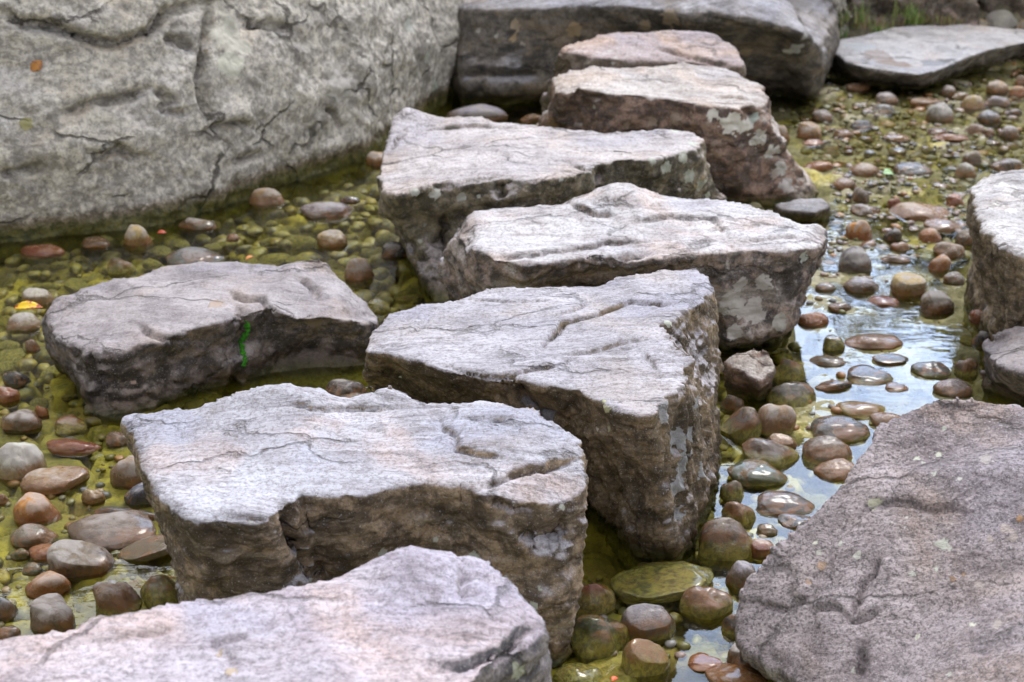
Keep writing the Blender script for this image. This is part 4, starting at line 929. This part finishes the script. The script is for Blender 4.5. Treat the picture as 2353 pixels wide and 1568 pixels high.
 (2318, 303, 54, 30, 'mauve', 'mauve-pink pebble right of the tiny round one'),
 (2186, 317, 80, 18, 'orange', 'long thin orange pebble in the upper right stream'),
 (2150, 301, 50, 18, 'lilac', 'small lilac pebble left behind the long thin orange one'),
 (2292, 233, 60, 26, 'lilac', 'lavender pebble with algae right of the cream one with orange base'),
 (2060, 318, 62, 14, 'cream', 'thin pale pebble in the silt of the upper right stream'),
 (2300, 45, 70, 30, 'white', 'smooth white pebble on the bank under the corner rock'),
 (2242, 50, 66, 18, 'cream', 'cream pebble behind the back edge of the flat slab'),
 (2349, 50, 24, 28, 'tan', 'tan pebble at the top right corner beside the white one'),
 (1098, 262, 140, 44, 'lilac', 'large smooth lilac pebble behind the overhanging stone'),
 (1222, 273, 54, 20, 'tan', 'tan pebble in the dark gap right of the large lilac one'),
 (1788, 303, 50, 44, 'tan', 'tan pebble beside the right shoulder of the rust-flanked stone'),
 (2020, 1003, 0, 0, 'tan', ''),
]
for q in TP:
    u, v, w, h, col, lab = q[:6]
    if not w: continue
    alg = q[6] if len(q) > 6 else 0.; rot = q[7] if len(q) > 7 else 0
    gg = GL if u < 950 else (GB if (u < 2060 and v > 830 and u < 1960) or v > 1200 else GR_)
    if u > 950 and v < 300 and u < 1500: gg = 'pebbles behind the overhanging stone'
    z0 = .10 if (v < 60) else 0.
    pebble(u, v, w, h, col, lab, rot, alg, group=gg, z0=z0)

# the rest of the loose pebbles, lying where they fell
def clear_of(x, y, r, k=.85):
    return all((x-a)**2+(y-b)**2 > (k*(r+c))**2 for a, b, c in placed)
def inpoly(u, v, poly):
    s = False; j = len(poly)-1
    for i in range(len(poly)):
        a, b = poly[i], poly[j]
        if (a[1] > v) != (b[1] > v) and u < (b[0]-a[0])*(v-a[1])/(b[1]-a[1])+a[0]: s = not s
        j = i
    return s
def scatter(poly, n, rlo, rhi, cols, zlo, zhi, label, group, alg=0., flat=(.35, .6)):
    us = [p[0] for p in poly]; vs = [p[1] for p in poly]; k = 0; tries = 0
    while k < n and tries < 6000:
        tries += 1
        u = rp_.uniform(min(us), max(us)); v = rp_.uniform(min(vs), max(vs))
        if not inpoly(u, v, poly): continue
        r = rp_.uniform(rlo, rhi); q = P(u, v, 0)
        if not clear_of(q[0], q[1], r): continue
        o = bpy.data.objects.new('pebble', PM[rp_.randrange(len(PM))]); COL.objects.link(o)
        c = r*rp_.uniform(*flat)
        topz = rp_.uniform(zlo, zhi)
        o.location = (q[0], q[1], topz-c); o.scale = (r, r*rp_.uniform(.6, .9), c)
        o.rotation_euler = (rp_.uniform(-.15, .15), rp_.uniform(-.2, .2), rp_.uniform(0, 6.28))
        cc = C[rp_.choice(cols)]; j = rp_.uniform(.8, 1.15)
        o.color = (cc[0]*j, cc[1]*j, cc[2]*j, alg)
        tag(o, label, 'pebble', group)
        placed.append((q[0], q[1], r)); k += 1
RS = [(1790, 290), (1920, 200), (2353, 160), (2353, 380), (2230, 420), (2240, 600), (2050, 620), (1880, 690), (1920, 520), (1900, 420)]
scatter(RS, 62, .020, .052, ['tan', 'olive', 'mauve', 'olive', 'grey', 'rust', 'olive', 'grey', 'brown'], -.010, .009, 'small wet pebble lying among others in the shallow upper right stream', 'small pebbles of the upper right stream', flat=(.4, .7))
scatter([(1850, 690), (2050, 620), (2250, 620), (2270, 900), (2150, 900), (1960, 900), (1850, 760)], 5, .022, .04, ['brown', 'grey', 'slate'], -.03, .004, 'small pebble awash in the bright sky reflection of the right-hand stream', 'pebbles awash in the reflection')
scatter([(0, 600), (400, 530), (860, 400), (900, 520), (1000, 690), (860, 720), (740, 590), (400, 580), (100, 690), (0, 730)], 34, .03, .062, ['olive', 'olive', 'tan', 'brown', 'green'], -.055, -.004, 'algae-covered pebble lying under the green water of the left pool', 'sunken pebbles of the left pool')
scatter([(0, 740), (90, 740), (210, 980), (300, 980), (420, 1380), (0, 1480)], 28, .03, .058, ['olive', 'olive', 'tan', 'brown', 'green', 'orange'], -.045, -.003, 'algae-covered pebble under water between the larger ones at lower left', 'sunken pebbles at the lower left')
scatter([(1640, 820), (1900, 830), (1990, 1000), (1800, 1250), (1720, 1500), (1560, 1568), (1310, 1568), (1320, 1330), (1560, 1290), (1660, 1050)], 24, .022, .042, ['green', 'brown', 'olive', 'purple', 'tan'], -.04, .002, 'small green-stained pebble wedged between the bigger ones beside the cracked stepping stone', 'wedged pebbles beside the cracked stone', .3)

# ---------------------------------------------------------------- fine gravel between the pebbles: nobody could count it
gbm = bmesh.new(); bmesh.ops.create_icosphere(gbm, subdivisions=2, radius=1)
bv = np.array([v.co[:] for v in gbm.verts]); bf = np.array([[v.index for v in f.verts] for f in gbm.faces]); gbm.free()
rs = np.random.RandomState(9); GV, GF, k = [], [], 0
for (poly, n) in ((RS, 1500), ([(1640, 780), (1900, 700), (2250, 620), (2280, 880), (1990, 1000), (1800, 1250), (1720, 1500), (1560, 1568), (1310, 1568), (1320, 1330), (1560, 1290), (1660, 1050)], 420), ([(0, 600), (860, 400), (1000, 690), (860, 720), (300, 980), (420, 1380), (0, 1480)], 420)):
    us = [p[0] for p in poly]; vs = [p[1] for p in poly]; m = 0
    while m < n:
        u = rs.uniform(min(us), max(us)); v = rs.uniform(min(vs), max(vs))
        if not inpoly(u, v, poly): continue
        m += 1
        q = P(u, v, -.05); r = rs.uniform(.005, .016); z = bed_at(q[0], q[1])
        vv = bv*(1+.18*perlin(bv*1.3+m*3.1))[:, None]*np.array([r, r*.8, r*.55]); an = rs.rand()*6.28
        ca, sa = math.cos(an), math.sin(an)
        vv = np.stack([vv[:, 0]*ca-vv[:, 1]*sa, vv[:, 0]*sa+vv[:, 1]*ca, vv[:, 2]], 1)+(q[0], q[1], z+r*.2)
        GV.append(vv); GF.append(bf+k); k += len(bv)
t = NT('fine_gravel'); pos, nrm, g = t.geo()
c = t.n.new('ShaderNodeValToRGB'); t.l.new(g.outputs['Random Per Island'], c.inputs[0])
cols = [(.12, .11, .02), (.24, .17, .08), (.17, .14, .13), (.30, .25, .17), (.13, .13, .04), (.30, .15, .05), (.22, .21, .20), (.10, .10, .11), (.26, .18, .15)]
c.color_ramp.interpolation = 'CONSTANT'
while len(c.color_ramp.elements) < len(cols): c.color_ramp.elements.new(.5)
for i, cc in enumerate(cols): c.color_ramp.elements[i].position = i/len(cols); c.color_ramp.elements[i].color = (*cc, 1)
o = t.coord('Object'); n1 = t.noise(o, 35, 5, .7); n2 = t.noise(o, 160, 3, .7)
k_ = t.mix(t.rng(n1, .35, .65, 0, .6), c.outputs[0], t.mix(1., c.outputs[0], (.45, .40, .32), 'MULTIPLY'))
k_ = t.mix(t.rng(t.math('ADD', pos.outputs[2], t.math('MULTIPLY', t.math('SUBTRACT', n1, .5), .02)), .002, -.014, 0, .72), k_, t.mix(t.rng(n1, .4, .6), (.11, .10, .012), (.42, .355, .04)))
t.set(t.b.inputs['Base Color'], k_); t.b.inputs['Roughness'].default_value = .42
t.set(t.b.inputs['Normal'], t.bump(n2, .4, .003))
gr = new_mesh('gravel', np.concatenate(GV), np.concatenate(GF), t.m)
tag(gr, 'fine mixed gravel lying on the silty bed between the pebbles', 'gravel', kind='stuff')
# the remaining cobbles of the bed, beyond the three hundred largest
cbm = bmesh.new(); bmesh.ops.create_icosphere(cbm, subdivisions=3, radius=1)
cv = np.array([v.co[:] for v in cbm.verts]); cf = np.array([[v.index for v in f.verts] for f in cbm.faces]); cbm.free()
GV, GF, k = [], [], 0; cp_ = list(placed)
for (poly, n, rlo, rhi, zlo, zhi) in (([(2360, 180), (2950, 180), (3050, 880), (2420, 880)], 190, .02, .055, -.02, .012), (RS, 300, .016, .038, -.012, .005), ([(1650, 800), (1850, 790), (1990, 1000), (1800, 1250), (1720, 1500), (1560, 1568), (1310, 1568), (1320, 1330), (1560, 1290), (1660, 1050)], 150, .016, .036, -.050, -.004),
                                      ([(0, 600), (860, 400), (1000, 690), (860, 720), (740, 590), (400, 580), (100, 690), (0, 730)], 170, .022, .055, -.085, -.014), ([(0, 740), (90, 740), (210, 980), (300, 980), (420, 1380), (0, 1480)], 150, .020, .050, -.045, -.004)):
    us = [p[0] for p in poly]; vs = [p[1] for p in poly]; m = 0; tries = 0
    while m < n and tries < 9000:
        tries += 1
        u = rs.uniform(min(us), max(us)); v = rs.uniform(min(vs), max(vs))
        if not inpoly(u, v, poly): continue
        q = P(u, v, -.03); r = rs.uniform(rlo, rhi)
        if any((q[0]-a)**2+(q[1]-b)**2 < (.68*(r+c_))**2 for a, b, c_ in cp_): continue
        cp_.append((q[0], q[1], r)); m += 1
        vv = cv*(1+.24*perlin(cv*.9+m*3.1)+.10*perlin(cv*1.9+m))[:, None]*np.array([r, r*rs.uniform(.6, .9), r*rs.uniform(.4, .6)]); an = rs.rand()*6.28
        ca, sa = math.cos(an), math.sin(an)
        zt = rs.uniform(zlo, zhi)
        vv = np.stack([vv[:, 0]*ca-vv[:, 1]*sa, vv[:, 0]*sa+vv[:, 1]*ca, vv[:, 2]], 1)+(q[0], q[1], zt-r*.5)
        GV.append(vv); GF.append(cf+k); k += len(cv)
cb = new_mesh('cobble_bed', np.concatenate(GV), np.concatenate(GF), t.m)
tag(cb, 'sunken olive and brown cobbles packed over the bed between the larger pebbles', 'cobbles', kind='stuff')

# ---------------------------------------------------------------- moss in the cleft of the rounded boulder
t = NT('bright_moss'); o = t.coord('Object')
t.set(t.b.inputs['Base Color'], t.mix(t.rng(t.noise(o, 120, 4, .7), .35, .65), (.02, .17, .006), (.08, .42, .02)))
t.b.inputs['Roughness'].default_value = .8; t.set(t.b.inputs['Normal'], t.bump(t.noise(o, 300, 3, .7), 1., .004))
dgx = bpy.context.evaluated_depsgraph_get()
def on_surface(ob, u, v):
    dgx.update()
    mw = ob.matrix_basis; inv = mw.inverted()
    o0 = inv @ Vector((0, 0, CAM_H)); d = (inv.to_3x3() @ Vector(ray(u, v))).normalized()
    ok, loc, nor, _ = ob.ray_cast(o0, d, depsgraph=dgx)
    return (np.array(mw @ loc), np.array(nor)) if ok else (None, None)
mb, mf, k = [], [], 0
rs = np.random.RandomState(3)
for i in range(150):
    s = rs.rand(); uu = 565-9*s+rs.normal()*(3.6-2.2*s)+5*math.sin(s*9); vv_ = 738+s*104
    if .42 < s < .50 and rs.rand() < .7: continue
    hit_, n_ = on_surface(r10, uu, vv_)
    if hit_ is None: continue
    r = rs.uniform(.0022, .0048)
    vv = bv*(1+.3*perlin(bv*2+i*3.1))[:, None]*r+hit_+n_*r*.3-np.array(r10.location)
    mb.append(vv); mf.append(bf+k); k += len(bv)
moss = new_mesh('moss', np.concatenate(mb), np.concatenate(mf), t.m, parent=r10)
moss['label'] = 'bright green strip of moss filling the cleft'

# ---------------------------------------------------------------- fallen leaves
def leaf_mat(name, a, b, sc=6.):
    t = NT(name); o = t.coord('Object')
    t.set(t.b.inputs['Base Color'], t.mix(t.rng(t.noise(o, sc, 4, .6), .46, .54), a, b)); t.b.inputs['Roughness'].default_value = .45
    return t.m
def leaf(name, u, v, z, L, Wd, yaw, mat, label, tilt=(0, 0), onto=None):
    n = 14; V, F = [], []
    for i in range(n+1):
        s = i/n; w = Wd*math.sin(math.pi*min(1, s*1.03))**.8*(1-.25*s)
        x = (s-.5)*L; bend = .10*L*math.sin(s*3.1)
        for j in (-1, -.5, 0, .5, 1):
            V.append((x, j*w*(1+.06*math.sin(i*2.1)), bend+abs(j)*w*.35))
    for i in range(n):
        for j in range(4): a = i*5+j; F.append((a, a+1, a+6, a+5))
    loc = P(u, v, z); rot = Euler((tilt[0], tilt[1], yaw))
    if onto is not None:
        h, nn = on_surface(onto, u, v)
        if h is not None:
            loc = h+nn*.004
            rot = (Vector(nn).to_track_quat('Z', 'Y').to_matrix() @ Matrix.Rotation(yaw, 3, 'Z')).to_euler()
    o = new_mesh(name, V, F, mat, loc)
    m = o.modifiers.new('thick', 'SOLIDIFY'); m.thickness = .0012
    o.rotation_euler = rot
    tag(o, label, 'leaf'); return o
leaf('fallen_leaf', 66, 708, .012, .085, .017, .05, leaf_mat('leaf_yellow_red', (.75, .50, .02), (.38, .05, .02), 30), 'yellow leaf blotched with red lying on a white pebble at the far left', (.5, 0))
leaf('fallen_leaf', 84, 152, 0, .050, .020, .6, leaf_mat('leaf_orange', (.42, .18, .03), (.25, .10, .03), 40), 'small orange-brown dead leaf stuck on the face of the pale cliff boulder', onto=cl)
leaf('fallen_leaf', 2042, 402, .008, .075, .022, .7, leaf_mat('leaf_green', (.30, .45, .22), (.20, .36, .14), 40), 'pale green leaf floating in the upper right stream', (.4, .3))
leaf('fallen_leaf', 372, 536, .006, .03, .010, .3, leaf_mat('leaf_red', (.45, .06, .02), (.30, .04, .02), 40), 'tiny red leaf at the foot of the cliff boulder beside the sloping grey pebble', (.4, .1))
leaf('fallen_leaf', 575, 594, .010, .035, .010, .9, leaf_mat('leaf_rust', (.55, .18, .03), (.40, .12, .03), 40), 'tiny rust leaf floating just behind the mossy boulder')
leaf('fallen_leaf', 1412, 1562, .03, .016, .007, .9, leaf_mat('leaf_scarlet', (.60, .10, .02), (.45, .07, .02), 40), 'tiny scarlet leaf scrap on green pebbles at the bottom of the photo')

twig_m = leaf_mat('twig_bark', (.09, .06, .04), (.05, .035, .025), 60)
def twig(u, v, z, L, yaw, label):
    V, F = [], []; n = 8
    for i in range(n+1):
        s = i/n; rr = .0022*(1-.6*s); x = (s-.5)*L; y = .004*math.sin(s*5)+.002*math.sin(s*13)
        for k in range(6): V.append((x, y+rr*math.cos(k*1.047), rr*math.sin(k*1.047)+.002))
        if i < n:
            for k in range(6): F.append((i*6+k, i*6+(k+1) % 6, (i+1)*6+(k+1) % 6, (i+1)*6+k))
    o = new_mesh('twig', V, F, twig_m, P(u, v, z)); o.rotation_euler = (0, 0, yaw); tag(o, label, 'twig')
twig(1430, 351, .345, .055, -.25, 'short dark twig lying on top of the stone with the overhanging left lip')

# ---------------------------------------------------------------- grass on the far bank
def grass_mat(name, a, b, c_):
    t = NT(name); g = t.n.new('ShaderNodeNewGeometry'); r = g.outputs['Random Per Island']
    t.set(t.b.inputs['Base Color'], t.mix(t.rng(r, .3, .7, smooth=False), t.mix(t.rng(r, 0, .4, smooth=False), a, b), c_))
    t.b.inputs['Roughness'].default_value = .5
    return t.m
gm = grass_mat('green_blades', (.07, .19, .015), (.14, .28, .03), (.26, .28, .09))
dm = grass_mat('dry_blades', (.34, .24, .13), (.26, .17, .10), (.20, .24, .06))
def tuft(u, v, z, n, h, spread, mat, label, seed):
    rs = np.random.RandomState(seed); V, F = [], []
    for i in range(n):
        a = rs.rand()*6.28; rr = spread*math.sqrt(rs.rand()); bx, by = rr*math.cos(a), rr*.5*math.sin(a)
        hh = h*rs.uniform(.5, 1.1); le = rs.uniform(.1, .8)*hh; da = rs.rand()*6.28; w = rs.uniform(.0020, .0042)
        px, py = -math.sin(da)*w, math.cos(da)*w; b0 = len(V)
        for s in (0, .33, .66, 1.):
            x = bx+math.cos(da)*le*s*s; y = by+math.sin(da)*le*s*s; zz = hh*s*(1-.25*s*le/hh); q = 1-.9*s
            V += [(x-px*q, y-py*q, zz), (x+px*q, y+py*q, zz)]
        for k in range(3): F.append((b0+2*k, b0+2*k+1, b0+2*k+3, b0+2*k+2))
    o = new_mesh('grass_tuft', V, F, mat, P(u, v, z)); tag(o, label, 'grass tuft', 'grass tufts on the far bank'); return o
tuft(1905, 78, .10, 60, .13, .06, gm, 'green grass tuft in the gap between the dark boulder and the flat slab', 1)
tuft(1925, 90, .10, 34, .07, .06, gm, 'short green tuft at the left end of the flat slab', 2)
tuft(2022, 76, .14, 45, .05, .05, gm, 'small bright green tuft growing at the back edge of the flat slab', 3)
tuft(2100, 56, .16, 60, .10, .05, gm, 'brightest green grass tuft behind the middle of the flat slab', 4)
tuft(2075, 40, .18, 30, .11, .07, gm, 'thin green tuft higher up behind the brightest one', 5)
tuft(2150, 54, .15, 140, .05, .15, dm, 'dry brown grass fringe along the back of the flat slab', 6)
tuft(2000, 62, .15, 110, .08, .16, dm, 'dry straw-coloured grass on the bank left of the brightest green tuft', 7)
tuft(1960, 50, .18, 34, .12, .10, gm, 'wispy green tuft against the mauve-brown bank rock', 8)

# ---------------------------------------------------------------- trees on the banks; the photo shows them in the water's reflection
tb = NT('tree_bark'); o = tb.coord('Object')
tb.set(tb.b.inputs['Base Color'], tb.mix(tb.rng(tb.noise(tb.coord('Object', (1, 1, .2)), 14, 6, .7), .4, .6), (.06, .045, .035), (.17, .14, .11)))
tb.set(tb.b.inputs['Normal'], tb.bump(tb.noise(tb.coord('Object', (1, 1, .15)), 20, 5, .7), .8, .03)); tb.b.inputs['Roughness'].default_value = .85
tl = NT('tree_leaves'); g = tl.n.new('ShaderNodeNewGeometry')
tl.set(tl.b.inputs['Base Color'], tl.mix(g.outputs['Random Per Island'], (.035, .06, .012), (.10, .13, .03)))
tl.b.inputs['Roughness'].default_value = .55
def tree_meshes(seed, H):
    rs = np.random.RandomState(seed); V, F = [], []
    tips = []
    def limb(p, d, L, r, lv):
        n = 6; a = len(V); ring = 8; pp = np.array(p, float); d = np.array(d, float)
        for i in range(n+1):
            s = i/n; rr = r*(1-.55*s) if lv else r*(1-.6*s)*(1+.5*max(0, .15-s)/.15)
            t1 = np.cross(d, (.3, 1, .1)); t1 /= np.linalg.norm(t1); t2 = np.cross(d, t1)
            for k in range(ring):
                an = 6.283*k/ring; V.append(pp+rr*(math.cos(an)*t1+math.sin(an)*t2))
            if i < n:
                for k in range(ring):
                    k2 = (k+1) % ring; F.append((a+i*ring+k, a+i*ring+k2, a+(i+1)*ring+k2, a+(i+1)*ring+k))
            if lv < 2 and i >= (2 if lv == 0 else 2):
                for _ in range(2 if lv == 0 else 1):
                    an = rs.rand()*6.28; e = np.array([math.cos(an), math.sin(an), .35+.4*rs.rand()]); e /= np.linalg.norm(e)
                    limb(pp, e, L*rs.uniform(.35, .55), rr*.5, lv+1)
            if lv >= 1 and i >= 3: tips.append(pp.copy())
            pp = pp+d*L/n; d = d+rs.normal(size=3)*.09+np.array([0, 0, .03]); d /= np.linalg.norm(d)
        tips.append(pp.copy())
    limb((0, 0, 0), (0.03, 0, 1), H*.85, H*.028, 0)
    LV, LF = [], []
    for tp in tips:
        cr = rs.uniform(.35, .7)
        for _ in range(46):
            c = tp+rs.normal(size=3)*cr*.55; a = rs.normal(size=3); a /= np.linalg.norm(a); b = np.cross(a, rs.normal(size=3)); b /= np.linalg.norm(b)
            s = rs.uniform(.06, .12); k = len(LV)
            LV += [c-a*s, c+b*s*.5, c+a*s, c-b*s*.5]; LF.append((k, k+1, k+2, k+3))
    return (np.array(V), F), (np.array(LV), LF)
def tree(x, y, H, seed, label, src=None):
    r = bpy.data.objects.new('tree', None); COL.objects.link(r)
    r.location = (x, y, .3); r.rotation_euler = (0, 0, seed*1.3)
    tag(r, label, 'tree', 'trees on the banks around the stream')
    if src is None:
        (a, b), (c, d) = tree_meshes(seed, H)
        new_mesh('trunk', a, b, tb.m, parent=r); new_mesh('crown', c, d, tl.m, parent=r, smooth=False)
    else:
        for ch in src.children:
            q = ch.copy(); COL.objects.link(q); q.parent = r
        r.scale = (H, H, H*1.05)
    return r
T0 = tree(.6, 14.5, 3.5, 1, 'leafy tree on the far bank straight ahead, out of frame above')
T1 = tree(-3.2, 12.0, 6.0, 2, 'leafy tree on the far bank behind the pale cliff boulder, out of frame')
for i, (x, y, s, src, lab) in enumerate([
  (2.7, 15.2, .62, T1, 'leafy tree on the far bank left of the two right-hand trees, out of frame'), (3.25, 13.4, .60, T0, 'leafy tree on the far bank nearest to the flat slab, out of frame'), (5.2, 14.5, .60, T1, 'leafy tree on the far bank between the two right-hand trees, out of frame'),
  (3.9, 14.0, .62, T0, 'leafy tree on the far bank above the flat slab, out of frame'), (6.9, 12.2, .7, T0, 'leafy tree on the far right bank, out of frame'), (-6.8, 10.0, 1.1, T1, 'leafy tree behind the left end of the pale cliff boulder, out of frame'),
  (-8.5, 6.0, 1.15, T1, 'leafy tree on the left bank beyond the pool, out of frame'), (-8.0, 1.5, 1.4, T0, 'leafy tree on the left bank level with the camera, out of frame'), (9.5, 8.0, 1.1, T1, 'leafy tree on the right bank beyond the stream, out of frame'),
  (-1.2, 16.5, 1.3, T0, 'taller leafy tree farther up the slope behind the far bank, out of frame')]):
    tree(x, y, s, 3+i, lab, src)
